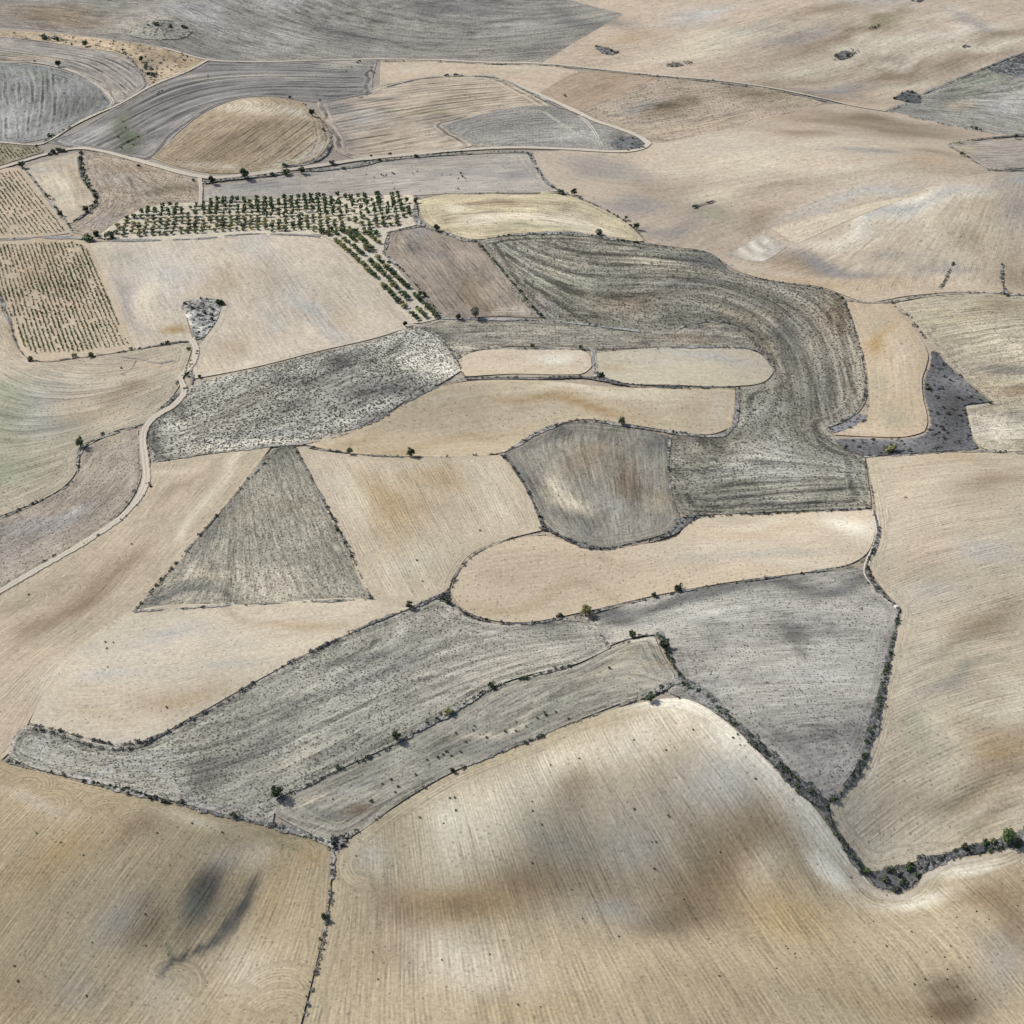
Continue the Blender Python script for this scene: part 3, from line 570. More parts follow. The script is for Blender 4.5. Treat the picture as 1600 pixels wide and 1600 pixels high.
field('fallow_field', 'large pale greenish to tan field filling the left edge below the vineyard', [(-260,440),(0,478),(18,515),(32,550),(48,563),(130,559),(212,547),(290,535),(299,548),(290,575),(280,603),(250,640),(228,660),(180,673),(145,692),(125,706),(120,735),(97,762),(0,806),(-260,900)], (184,171,150), 'stub',
      [(-100,520,10,570,100,600,200,592,280,560),(0,500,25,560,80,590),(0,640,80,650,200,630,260,610),(0,720,60,715,100,690,180,655),(-150,820,0,775,80,740),(120,570,240,560)],
      [(20,640,80,50,0,'green',.6),(10,730,80,50,-10,'green',.55),(70,640,40,40,0,'lgrey',.4),(210,610,40,10,-5,'brown',.6),(240,570,40,14,0,'pink',.4),(20,530,20,30,20,'brown',.4),(150,640,60,20,0,'tan',.5),(100,600,60,8,5,'pale',.4)], speck=.16, streak=.45, grain=.8, lanes=.15)
field('fallow_field', 'brown and grey speckled field between the hedge and the winding farm road at left', [(-260,910),(0,810),(97,766),(124,737),(128,706),(148,692),(185,676),(215,670),(219,700),(220,745),(198,790),(130,845),(0,918),(-260,1060)], (170,158,142), 'dark',
      [(-150,920,0,858,110,800,160,750,170,690),(0,900,110,835,185,775,205,730),(0,830,90,785,135,735,145,700),(150,700,205,685)], [(60,830,80,22,-25,'vgrey',.7),(165,690,40,12,0,'tan',.6),(190,760,8,50,10,'pale',.5),(140,780,20,20,0,'brown',.4),(100,800,50,8,-30,'lgrey',.4)], speck=.28, grain=1.0, streak=.6)
field('fallow_field', 'dark peppered grey field dotted with thistles left of the centre', [(232,690),(236,655),(262,627),(302,602),(400,576),(500,551),(600,527),(655,508),(690,525),(722,560),(722,578),(690,598),(640,622),(600,648),(540,675),(480,691),(432,697),(330,708),(238,722)], (174,170,158), 'dark',
      [(245,710,340,680,450,630,560,585,650,545),(260,650,350,610,480,575,620,535),(330,700,450,680,570,640,660,600,715,575),(655,515,690,540,715,570)],
      [(665,560,50,20,20,'white',.9),(440,690,120,8,-6,'white',.5),(640,530,50,14,-10,'lgrey',.6),(270,650,30,16,-25,'black',.7),(250,690,14,30,0,'black',.6),(290,665,20,20,0,'white',.4),(420,670,80,10,-8,'lgrey',.6),(560,560,60,12,-12,'dgrey',.7),(450,600,60,14,-12,'dgrey',.6),(590,610,50,14,-15,'dgrey',.5),(570,645,60,8,-20,'white',.35),(330,690,60,8,-8,'cream',.35),(380,640,40,14,-10,'brown',.25)], speck=.62, tufts=7000, tsize=1.6, tdark=.88, tuft_size=.46, streak=1.7, grain=1.25, mott=1.1)
field('fallow_field', 'narrow dark mottled strip above the two rounded pale plots', [(655,508),(692,500),(740,499),(846,499),(900,504),(1000,516),(1060,514),(1122,502),(1155,514),(1185,548),(1100,545),(925,545),(740,548),(716,560),(690,528)], (162,155,140), 'dark', [(680,512,800,505,950,522,1100,512,1150,520),(720,545,900,538,1160,538),(690,525,800,520,950,530)], [(1120,510,30,8,10,'cream',.55),(700,520,30,12,10,'black',.5),(760,535,60,6,0,'pale',.5),(1050,535,60,5,0,'brown',.5)], speck=.4)
field('fallow_field', 'violet brown stubble parcel right of the slanting orchard rows', [(606,362),(640,357),(664,353),(700,365),(742,376),(790,432),(846,497),(780,494),(715,496),(690,492),(655,450),(622,410),(603,385)], (156,143,129), 'stub',
      [(745,380,795,435,840,492),(680,360,740,425,790,490),(630,362,660,400,710,460,730,490),(610,375,640,420,690,480)], [(650,375,30,14,40,'vgrey',.5),(740,450,40,14,50,'brown',.5),(700,400,30,10,40,'dgrey',.4),(800,485,40,6,0,'pale',.6),(620,380,10,12,20,'cream',.4)], speck=.12, grain=.7, lanes=.9, lanew=5.)
field('fallow_field', 'yellowish domed field above the dark S-shaped field', [(652,313),(700,303),(800,301),(872,301),(920,318),(975,345),(1008,378),(960,373),(905,366),(850,364),(790,368),(742,374),(700,363),(665,346)], (196,183,152), 'stub',
      [(670,340,740,332,830,332,920,345,990,372),(660,320,740,310,850,308,920,325,970,350),(700,360,800,352,900,358,990,376)], [(760,315,60,6,0,'brown',.6),(700,325,30,8,0,'white',.4),(800,340,90,8,0,'cream',.9),(680,335,20,12,30,'brown',.4),(900,350,60,8,10,'cream',.6),(850,355,60,5,0,'green',.4)], speck=.1, grain=.7, tint=(.98,.98,.94))
field('fallow_field', 'big dark grey S-shaped field sweeping through the middle right', [(745,376),(790,369),(850,366),(905,368),(960,375),(1010,381),(1050,387),(1112,397),(1145,425),(1200,438),(1290,452),(1318,464),(1335,520),(1350,580),(1353,625),(1330,653),(1294,668),(1312,695),(1345,712),(1358,760),(1362,794),(1280,797),(1200,800),(1068,806),(1050,775),(1046,720),(1048,680),(1130,676),(1146,655),(1150,607),(1190,600),(1213,585),(1205,568),(1185,545),(1165,516),(1122,502),(1060,514),(1000,516),(900,504),(850,500)], (152,146,131), 'dark',
      [(780,400,850,450,930,485,1020,490,1110,470,1170,490,1220,560,1240,640,1200,690),(860,372,960,390,1080,400,1160,440,1260,470,1300,540,1310,610,1280,660),(900,420,1000,440,1100,430,1180,460,1250,520,1275,600),(1200,480,1290,470,1325,520),(1060,700,1150,700,1230,700,1300,700),(1070,790,1200,780,1340,770),(1160,650,1180,620,1230,590),(870,480,960,498,1060,500)],
      [(1020,410,50,8,0,'cream',.6),(900,440,60,16,5,'green',.4),(960,470,60,14,0,'brown',.45),(1100,410,60,10,20,'dgrey',.7),(1060,440,60,7,-5,'lgrey',.6),(800,400,50,10,30,'lgrey',.5),(1200,500,20,14,30,'cream',.5),(1290,480,40,30,60,'brown',.5),(1240,540,20,60,-20,'dgrey',.5),(1290,600,30,40,0,'dgrey',.5),(1200,640,60,20,-30,'lgrey',.4),(1090,690,60,14,0,'black',.6),(1300,720,40,30,30,'grey',.5),(1130,740,50,20,0,'grey',.4),(1200,780,130,12,-2,'dgrey',.6),(1200,720,50,30,0,'lgrey',.45),(1180,560,20,40,20,'brown',.3),(850,490,60,5,5,'vgrey',.5),(1150,480,60,6,10,'tan',.55),(1200,530,8,40,-30,'tan',.5)], deg=4, speck=.42, tufts=5000, lanes=1.7, lanew=9., broad=.7, streak=1.7)
field('tilled_field', 'rounded pale cream plot, left one of the pair in the centre', [(715,572),(718,556),(742,548),(830,545),(905,546),(921,555),(925,573),(912,583),(890,585),(800,584),(728,588)], (208,191,166), 'fine', [(725,575,820,568,915,570),(735,555,820,552,905,553)], [(870,552,40,5,0,'white',.6),(760,580,40,4,0,'tan',.4)], lanes=.1)
field('tilled_field', 'rounded greenish cream plot, right one of the pair in the centre', [(931,552),(1000,545),(1150,544),(1185,552),(1210,580),(1196,595),(1150,603),(1050,601),(970,597),(936,583),(930,565)], (198,187,162), 'fine', [(945,570,1080,572,1200,580),(945,553,1080,552,1180,556),(960,590,1100,596)], [(1100,558,90,6,2,'lgrey',.6),(960,575,30,8,0,'ochre',.3)], speck=.05)
field('tilled_field', 'banana shaped tan field curving across the centre', [(470,693),(560,669),(612,645),(652,616),(722,597),(850,595),(950,604),(1149,608),(1148,645),(1142,668),(1112,678),(1050,673),(970,661),(900,656),(840,678),(788,706),(640,713),(540,708)], (196,180,152), 'fine',
      [(500,693,590,680,680,650,760,625,860,622,1000,635,1130,635),(560,705,680,700,780,680,850,655,920,645,1050,655,1130,665),(680,615,780,604,900,606,1050,618,1140,620)],
      [(900,640,70,7,8,'ochre',.85),(830,628,60,6,0,'ochre',.7),(700,620,60,5,-12,'pale',.6),(950,615,130,7,3,'cream',.9),(560,690,50,8,-15,'ochre',.4),(640,700,60,6,0,'ochre',.4),(1080,650,60,10,0,'tan',.5),(740,690,60,6,-8,'ochre',.4),(1130,640,14,30,0,'pale',.5),(800,665,60,6,-15,'pale',.4)], speck=.07, tint=(.97,.96,.94))
field('fallow_field', 'brown and grey pentagon field with light streaks in the centre right', [(788,709),(832,681),(885,661),(940,662),(1045,680),(1045,720),(1050,772),(1062,808),(1050,826),(985,848),(940,856),(900,848),(850,822),(820,765)], (150,144,131), 'stub',
      [(800,715,840,770,880,830),(870,680,880,750,930,840),(950,675,955,760,960,845),(1020,685,1025,760,1020,830),(830,695,855,750,900,820)],
      [(885,775,26,46,-20,'cream',1.),(930,710,50,24,0,'brown',.4),(820,730,20,40,-30,'dgrey',.7),(900,830,60,8,20,'dgrey',.7),(1010,700,30,16,0,'dgrey',.5),(1030,790,16,30,0,'tan',.6),(960,800,30,20,0,'lgrey',.4),(850,690,40,8,-25,'dgrey',.6),(990,760,20,30,0,'brown',.5)], speck=.2, grain=.9, lanes=.8, lanew=6.)
field('fallow_field', 'sharp dark triangle field left of the centre', [(438,697),(460,697),(492,757),(528,825),(580,936),(400,943),(208,955),(330,820)], (164,158,142), 'dark',
      [(450,705,500,800,560,930),(420,730,440,830,480,935),(380,780,390,850,410,940),(330,840,300,900),(460,700,520,820,575,930)], [(440,715,30,14,-40,'black',.5),(430,800,60,20,0,'brown',.25),(305,900,10,20,30,'pale',.9),(330,910,50,8,0,'cream',.4),(400,900,60,14,0,'pale',.35),(300,940,110,5,-2,'dgrey',.8),(500,935,70,5,0,'dgrey',.7),(350,830,14,60,40,'dgrey',.6),(270,930,40,12,-10,'dgrey',.5)], speck=.34, streak=.5, head=3)
field('tilled_field', 'tan field with brown stains right of the dark triangle', [(464,699),(540,709),(640,714),(782,711),(822,765),(848,828),(790,843),(735,866),(706,905),(700,922),(660,942),(620,948),(585,936),(530,825),(494,757)], (198,183,158), 'till',
      [(490,720,550,830,610,930),(560,715,610,810,670,920),(640,720,680,800,710,870),(720,718,760,780,790,835),(780,715,815,775,835,825)],
      [(620,800,44,34,50,'ochre',.55),(620,770,60,20,20,'ochre',.4),(680,745,36,20,20,'ochre',.45),(600,740,40,8,0,'tan',.6),(760,770,40,30,40,'cream',.5),(540,760,30,30,40,'pale',.5),(650,880,50,20,-20,'pale',.5),(560,790,20,30,0,'cream',.5),(690,900,20,14,0,'tan',.4)], speck=.03, lanes=.1, streak=.3)
field('tilled_field', 'brownish tan ploughed wedge left of the dark triangle with turning loops', [(230,745),(236,724),(330,710),(425,697),(328,820),(206,956),(125,1010),(85,1060),(55,1110),(10,1180),(-260,1330),(-260,1062),(0,925),(130,848),(204,792)], (186,171,147), 'till',
      [(410,705,320,800,210,930,100,1030,0,1130),(330,715,250,810,150,910,20,1030,-80,1120),(250,730,200,810,100,900,-50,990),(380,740,260,890)],
      [(100,960,70,16,-35,'brown',.6),(180,900,80,12,-40,'brown',.5),(380,735,50,8,-50,'cream',.8),(320,810,60,6,-52,'cream',.7),(60,920,60,14,-20,'olive',.4),(30,990,50,16,-30,'brown',.5),(60,1060,50,20,-40,'pale',.5),(280,780,40,10,-40,'brown',.35),(270,730,40,8,0,'cream',.6),(10,1140,40,20,0,'pink',.5)],
      loops=[(232,832,11),(170,878,10),(108,922,10),(52,935,11)], speck=.03, streak=.3)
field('tilled_field', 'pale creamy field below the dark triangle', [(206,956),(400,944),(582,937),(620,948),(645,948),(500,1011),(400,1064),(300,1120),(225,1158),(170,1166),(100,1147),(45,1131),(60,1100),(90,1050),(130,1005)], (201,188,166), 'fine',
      [(100,1080,220,1060,360,1020,520,970),(180,990,330,970,480,955,600,950),(90,1120,180,1130,260,1120,340,1090),(130,1020,240,1010,400,990,560,970)],
      [(260,1010,100,16,-5,'lgrey',.6),(180,1050,60,10,-5,'lgrey',.5),(480,960,90,8,-2,'ochre',.45),(300,960,90,6,0,'brown',.4),(260,1080,70,10,-3,'ochre',.4),(330,1040,60,8,-5,'lgrey',.5),(200,1150,50,6,0,'lgrey',.6),(450,1000,80,10,-20,'cream',.6),(140,1110,50,10,0,'tan',.5)],
      loops=[(340,1068,10),(362,1046,9),(60,1090,11),(452,1008,7),(585,957,6)], speck=.05)
field('tilled_field', 'long cream and tan field with a rounded left end below the centre', [(704,925),(712,895),(742,862),(800,843),(850,838),(890,848),(938,859),(1000,851),(1058,838),(1072,820),(1100,808),(1200,803),(1300,799),(1362,796),(1367,830),(1356,862),(1330,880),(1290,889),(1130,911),(1020,931),(915,955),(820,972),(765,968),(725,952)], (205,187,160), 'fine',
      [(725,935,840,925,960,900,1120,880,1330,865),(730,890,800,860,880,862,960,885),(1060,850,1180,830,1340,825),(780,960,900,945,1040,915,1200,895),(1090,815,1220,808,1350,806)],
      [(1320,815,50,14,0,'white',.7),(1180,815,80,8,0,'cream',.7),(1150,850,120,12,-3,'pale',.6),(820,945,100,12,-5,'ochre',.35),(950,930,90,8,-10,'tan',.6),(950,866,60,8,0,'tan',.6),(1250,870,80,8,-4,'cream',.6),(1200,860,80,6,-3,'lgrey',.35),(800,880,50,14,0,'pink',.4)], loops=[(925,893,14)], speck=.13, tcol=(.10,.095,.085), tsize=1.5, tdark=.5)
field('stubble_field', 'long grey stubble field running diagonally from the lower left to the centre', [(12,1182),(22,1150),(42,1131),(100,1148),(170,1167),(228,1160),(300,1122),(400,1066),(500,1012),(645,950),(690,930),(705,948),(740,968),(790,975),(850,970),(915,960),(940,985),(955,1012),(900,1037),(820,1056),(765,1075),(715,1105),(650,1143),(620,1160),(545,1195),(432,1248),(425,1290),(350,1272),(250,1246),(140,1220),(60,1202)], (174,169,156), 'stub',
      [(60,1170,180,1190,280,1160,420,1100,560,1040,700,975),(120,1210,250,1220,380,1180,520,1120,660,1060,800,1010,920,985),(350,1255,480,1200,620,1140,760,1070,900,1025),(700,945,760,985,850,1000),(30,1150,120,1175,200,1185,300,1160)],
      [(350,1200,50,30,-25,'black',.45),(150,1185,80,8,8,'lgrey',.8),(250,1190,60,8,-5,'lgrey',.5),(600,1040,90,14,-25,'lgrey',.4),(460,1120,80,8,-25,'dgrey',.5),(560,1020,80,8,-25,'dgrey',.6),(850,1000,40,14,0,'dgrey',.5),(820,985,60,6,0,'cream',.35),(470,1180,60,10,-20,'cream',.4),(230,1220,60,8,10,'lgrey',.5),(340,1250,60,8,10,'lgrey',.5),(420,1160,60,14,-25,'dgrey',.4),(730,950,30,14,20,'vgrey',.4),(890,1010,40,10,0,'dgrey',.5),(60,1155,30,8,20,'lgrey',.7)], tufts=3500, speck=.3, lanes=.9, lanew=10., tuft_size=.42)
field('stubble_field', 'greenish grey field with a pale squared end below the long grey stubble field', [(432,1250),(545,1197),(620,1163),(650,1146),(715,1108),(765,1078),(820,1059),(900,1040),(945,1018),(975,1004),(1022,993),(1036,1025),(1056,1058),(1040,1073),(1000,1087),(900,1126),(800,1168),(700,1209),(620,1257),(545,1308),(520,1312),(470,1295),(428,1272)], (166,161,147), 'stub',
      [(450,1265,580,1205,700,1140,840,1090,980,1050),(480,1290,600,1240,740,1170,880,1115,1040,1062),(900,1050,1010,1010),(1000,1000,1030,1055)],
      [(1010,1005,30,10,0,'white',.6),(1042,1045,10,20,-30,'white',.7),(950,1040,50,20,-10,'tan',.3),(760,1150,70,16,-28,'dgrey',.45),(870,1100,60,14,-20,'green',.3),(560,1270,50,14,-30,'dbrown',.6),(500,1290,40,14,0,'dgrey',.6),(480,1250,50,6,-28,'cream',.8),(560,1215,70,5,-27,'lgrey',.7),(650,1240,60,5,-30,'green',.6),(800,1110,90,4,-25,'cream',.5),(1000,1070,50,4,-20,'tan',.6)], speck=.18, grain=.9, streak=1.2, lanes=.9, lanew=7.)
field('fallow_field', 'cool grey field with a pointed lower end, right of the squared pale end', [(925,962),(1020,934),(1130,914),(1290,892),(1350,886),(1372,925),(1405,950),(1392,1010),(1370,1110),(1345,1185),(1297,1252),(1255,1225),(1190,1160),(1120,1115),(1075,1095),(1040,1080),(1056,1058),(1040,1010),(1022,990),(975,1000),(945,1012)], (172,167,158), 'stub',
      [(1080,1020,1200,1010,1370,1000),(1100,1070,1220,1070,1370,1065),(1180,1130,1340,1125),(950,975,1080,945,1220,925,1340,915),(1240,1190,1320,1170)],
      [(960,965,50,16,-12,'dgrey',1.2),(1100,930,140,12,-6,'dgrey',1.1),(1290,905,80,14,-5,'dgrey',.9),(1160,970,90,18,-5,'lgrey',.6),(1300,990,50,30,0,'lgrey',.4),(1130,1080,40,20,30,'lgrey',.5),(1380,1000,16,80,12,'dgrey',.4),(1250,1000,16,10,0,'dgrey',.6),(1100,1000,20,14,0,'dgrey',.3),(1200,950,60,10,-5,'lgrey',.5),(1280,1050,60,20,0,'lgrey',.4),(1320,1150,30,40,0,'dgrey',.5),(1220,1170,40,14,40,'dgrey',.4),(1230,1020,10,14,0,'dgrey',.6),(1080,950,60,10,-10,'grey',.6),(1000,985,40,12,0,'cream',.2)], loops=[(1265,1165,8),(1300,1170,7)], speck=.26, streak=1.1, mott=1.3, grain=.8, lanes=.35, tuft_size=.42, tufts=900)
field('tilled_field', 'wide tan field along the right edge with combed curved furrows', [(1353,716),(1390,712),(1450,709),(1600,706),(1860,700),(1860,1240),(1600,1298),(1560,1312),(1500,1330),(1440,1343),(1365,1362),(1345,1350),(1320,1310),(1297,1270),(1299,1252),(1345,1195),(1370,1120),(1394,1012),(1410,953),(1378,918),(1358,882),(1372,845),(1368,790),(1362,755)], (196,182,158), 'till',
      [(1400,760,1480,745,1600,740),(1400,860,1500,835,1650,810),(1420,950,1520,925,1650,890),(1400,1080,1480,1045,1600,1005,1750,970),(1340,1220,1400,1160,1500,1110,1600,1080,1750,1050),(1310,1275,1370,1220,1460,1180,1600,1140),(1345,1330,1430,1270,1530,1230,1650,1200),(1440,1335,1540,1290,1650,1260)],
      [(1500,720,60,10,0,'ochre',.3),(1450,860,60,40,-10,'pink',.4),(1570,760,60,20,0,'brown',.5),(1540,850,50,30,0,'lgrey',.5),(1440,930,50,20,0,'lgrey',.4),(1560,985,60,20,-10,'brown',.55),(1510,1010,60,8,-10,'dbrown',.4),(1470,1080,60,16,-22,'grey',.4),(1540,1050,50,8,-12,'green',.3),(1440,1130,50,14,-30,'green',.35),(1560,1100,80,10,-10,'cream',.6),(1590,1075,60,6,-8,'white',.3),(1470,1150,60,40,-35,'cream',1.0),(1520,1110,70,16,-20,'cream',.6),(1570,1140,80,60,0,'ochre',.45),(1505,1190,60,16,-12,'brown',.35),(1590,1080,60,10,-10,'cream',.7),(1430,1140,40,30,-40,'green',.3),(1500,1060,40,8,-15,'dgrey',.2),(1370,1290,50,30,-20,'cream',.6),(1500,1210,60,14,-15,'dbrown',.35),(1560,1150,60,14,-10,'ochre',.4),(1590,1180,60,10,-8,'brown',.4),(1380,1270,50,20,-20,'cream',.7),(1460,1220,40,8,-15,'dgreen',.4),(1500,1250,30,6,0,'dgreen',.5),(1540,1210,60,8,-10,'ochre',.4),(1505,1295,30,8,-10,'dgreen',.5),(1400,1320,50,14,-10,'pale',.5),(1330,1240,14,40,30,'cream',.6),(1560,1250,60,14,-8,'brown',.5),(1430,1020,20,60,10,'pale',.4)], speck=.07, streak=.35)
field('tilled_field', 'narrow tan field standing upright between the dark S-shaped field and the dark scrub', [(1322,472),(1360,471),(1395,475),(1415,500),(1442,535),(1450,555),(1447,572),(1441,590),(1442,620),(1449,660),(1444,675),(1415,682),(1360,682),(1300,679),(1330,667),(1354,650),(1359,620),(1354,570),(1340,520)], (190,172,147), 'fine',
      [(1340,478,1365,540,1375,620,1360,660,1320,676),(1380,480,1410,540,1410,620,1410,675),(1400,490,1440,550,1430,600,1440,660),(1330,480,1358,560,1365,620)], [(1385,530,14,24,-10,'ochre',.8),(1360,500,14,14,0,'green',.3),(1385,600,14,20,0,'green',.35),(1400,650,20,20,0,'green',.4),(1425,560,10,30,0,'pale',.4),(1330,675,30,4,0,'pale',.6)], speck=.06, head=7, lanes=.2, tint=(.97,.96,.94))
field('scrub_patch', 'slate coloured scrub patch wrapped around the upright tan field', [(1392,472),(1412,482),(1450,530),(1485,572),(1552,629),(1508,632),(1514,660),(1522,688),(1535,702),(1450,707),(1392,711),(1352,712),(1316,700),(1300,684),(1355,685),(1415,685),(1444,678),(1452,665),(1444,620),(1443,592),(1451,572),(1453,555),(1444,533),(1415,498)], (112,112,116), 'scrub', [(1400,480,1440,540)],
      [(1500,600,30,12,30,'grey',.4),(1490,640,20,20,0,'black',.6),(1430,515,8,30,-40,'dgreen',.7),(1400,695,60,8,0,'vgrey',.5),(1440,480,20,10,0,'grey',.3),(1540,622,16,6,20,'dgreen',.5)], cat='scrub patch', ragged=.8, grain=1.0)
field('scrub_patch', 'thin slate grey scrub tongue left of the upright tan field', [(1345,600),(1357,602),(1360,640),(1352,656),(1325,670),(1300,680),(1292,670),(1330,653),(1350,632)], (126,126,134), 'scrub', [(1350,610,1310,668)], cat='scrub patch', ragged=.6, grain=.6, speck=.1)
field('fallow_field', 'yellowish speckled field at the right edge beside the slate scrub', [(1402,473),(1470,462),(1600,460),(1860,460),(1860,700),(1600,705),(1535,700),(1524,688),(1514,655),(1510,634),(1554,629),(1487,571),(1452,530)], (190,180,157), 'stub',
      [(1440,500,1540,490,1700,485),(1470,560,1530,540,1650,530),(1520,600,1560,590,1650,590),(1530,680,1650,675)], [(1560,480,60,14,0,'brown',.45),(1570,540,50,14,0,'cream',.8),(1570,580,60,8,5,'dgrey',.6),(1580,610,50,10,0,'brown',.6),(1560,660,50,20,0,'white',.6),(1540,600,20,14,40,'tan',.6),(1590,640,40,10,0,'vgrey',.6),(1480,490,40,8,0,'tan',.5)], speck=.28, tint=(.98,.98,.95), streak=.3)
field('tilled_field', 'brownish ploughed field in the bottom left corner with a dark grey swirl', [(-260,1120),(10,1190),(60,1205),(140,1224),(250,1250),(350,1276),(425,1293),(480,1308),(522,1322),(518,1360),(513,1420),(500,1480),(470,1600),(420,1800),(-260,1800)], (172,156,126), 'till',
      [(0,1470,80,1360,180,1230),(80,1560,200,1400,320,1270),(200,1590,300,1450,380,1330),(300,1600,390,1450,440,1350),(400,1600,450,1470,480,1350),(450,1600,485,1480,505,1380),(-100,1300,0,1210),(20,1600,120,1470),(470,1600,498,1480)],
      [(90,1340,70,30,-40,'ochre',.55),(200,1300,60,20,-30,'brown',.5),(60,1250,60,12,20,'pale',.4),(330,1380,24,60,30,'char',.7),(310,1412,20,24,30,'green',.7),(318,1400,22,40,35,'char',.5),(396,1400,9,30,20,'char',.9),(385,1428,12,26,38,'char',1.2),(365,1452,12,22,50,'char',1.3),(342,1474,12,20,62,'char',1.1),(312,1488,7,24,62,'char',.9),(282,1502,5,24,58,'char',.9),(256,1518,6,20,45,'char',1.0),(246,1532,5,9,10,'char',1.0),(262,1493,8,6,0,'dgreen',1.2),(215,1440,30,60,38,'char',.4),(350,1420,30,40,30,'char',.35),(300,1450,20,40,35,'char',.3),(420,1312,26,7,8,'olive',1.),(480,1318,34,6,12,'olive',1.),(440,1330,40,8,8,'olive',.7),(400,1345,14,20,10,'pale',.5),(170,1450,30,60,38,'grey',.45),(230,1470,16,50,38,'dbrown',.4),(120,1560,40,30,30,'grey',.4),(390,1520,60,50,0,'pale',.4),(250,1560,60,40,30,'pale',.3),(20,1550,60,50,0,'brown',.4),(480,1350,20,16,0,'ochre',.5),(430,1420,16,60,15,'ochre',.35),(360,1340,40,20,0,'pale',.4),(300,1280,60,8,12,'cream',.5)],
      loops=[(35,1235,12),(70,1262,10),(165,1280,14),(210,1295,12),(430,1565,15),(430,1600,14),(275,1540,9),(470,1335,9),(385,1340,12)], speck=.06, deg=4, fine=.66, warp=.25, step=2.0)
field('tilled_field', 'huge combed tan field across the bottom with whitish crests, dark soil stains and painted soft shade', [(524,1324),(545,1312),(620,1260),(700,1212),(800,1170),(900,1128),(1000,1098),(1070,1092),(1110,1110),(1160,1150),(1200,1190),(1254,1240),(1308,1310),(1336,1350),(1348,1366),(1370,1390),(1400,1396),(1430,1387),(1445,1362),(1470,1345),(1520,1337),(1560,1330),(1600,1312),(1860,1250),(1860,1800),(425,1800),(474,1600),(502,1480),(515,1420),(520,1370)], (180,165,136), 'till',
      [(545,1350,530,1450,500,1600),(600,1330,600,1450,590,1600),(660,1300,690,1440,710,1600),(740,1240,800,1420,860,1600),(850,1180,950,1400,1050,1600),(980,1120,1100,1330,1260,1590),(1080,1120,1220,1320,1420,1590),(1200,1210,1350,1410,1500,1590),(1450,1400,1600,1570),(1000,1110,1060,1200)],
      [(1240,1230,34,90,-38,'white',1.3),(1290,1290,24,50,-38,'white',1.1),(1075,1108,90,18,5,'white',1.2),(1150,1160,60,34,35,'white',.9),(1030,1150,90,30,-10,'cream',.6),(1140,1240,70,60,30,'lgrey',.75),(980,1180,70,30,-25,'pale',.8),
 (740,1290,90,60,-20,'cream',.9),(700,1275,30,22,0,'white',.45),(820,1230,90,44,-25,'cream',.9),(870,1200,60,20,-20,'cream',.7),(900,1240,40,28,0,'brown',.5),(1000,1280,120,70,-20,'grey',.45),(860,1315,54,76,-20,'dgrey',.45),(820,1380,90,36,-8,'brown',.65),(720,1405,90,26,4,'ochre',.9),(720,1405,70,20,4,'brown',.6),(630,1420,60,34,0,'brown',.6),  # dark blobs mid-field, here and below: soft shade painted into the soil colour
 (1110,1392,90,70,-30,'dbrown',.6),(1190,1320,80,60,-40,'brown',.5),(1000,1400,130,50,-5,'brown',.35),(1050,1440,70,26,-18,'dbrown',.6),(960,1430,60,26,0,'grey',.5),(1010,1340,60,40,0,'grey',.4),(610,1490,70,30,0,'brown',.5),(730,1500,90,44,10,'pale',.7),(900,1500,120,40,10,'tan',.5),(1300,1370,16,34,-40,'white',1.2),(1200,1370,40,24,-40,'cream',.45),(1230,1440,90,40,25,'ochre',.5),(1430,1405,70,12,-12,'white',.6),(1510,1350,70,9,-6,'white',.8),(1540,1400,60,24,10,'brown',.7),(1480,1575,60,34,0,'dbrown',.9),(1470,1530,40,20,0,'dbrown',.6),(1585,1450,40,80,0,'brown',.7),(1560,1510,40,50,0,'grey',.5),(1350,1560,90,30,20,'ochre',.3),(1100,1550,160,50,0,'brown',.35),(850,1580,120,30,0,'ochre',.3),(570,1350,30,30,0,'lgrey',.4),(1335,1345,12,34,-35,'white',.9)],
      loops=[(575,1350,11,200)], speck=.03, fine=.62, streak=.4, head=5, deg=4, warp=.35, step=2.4)
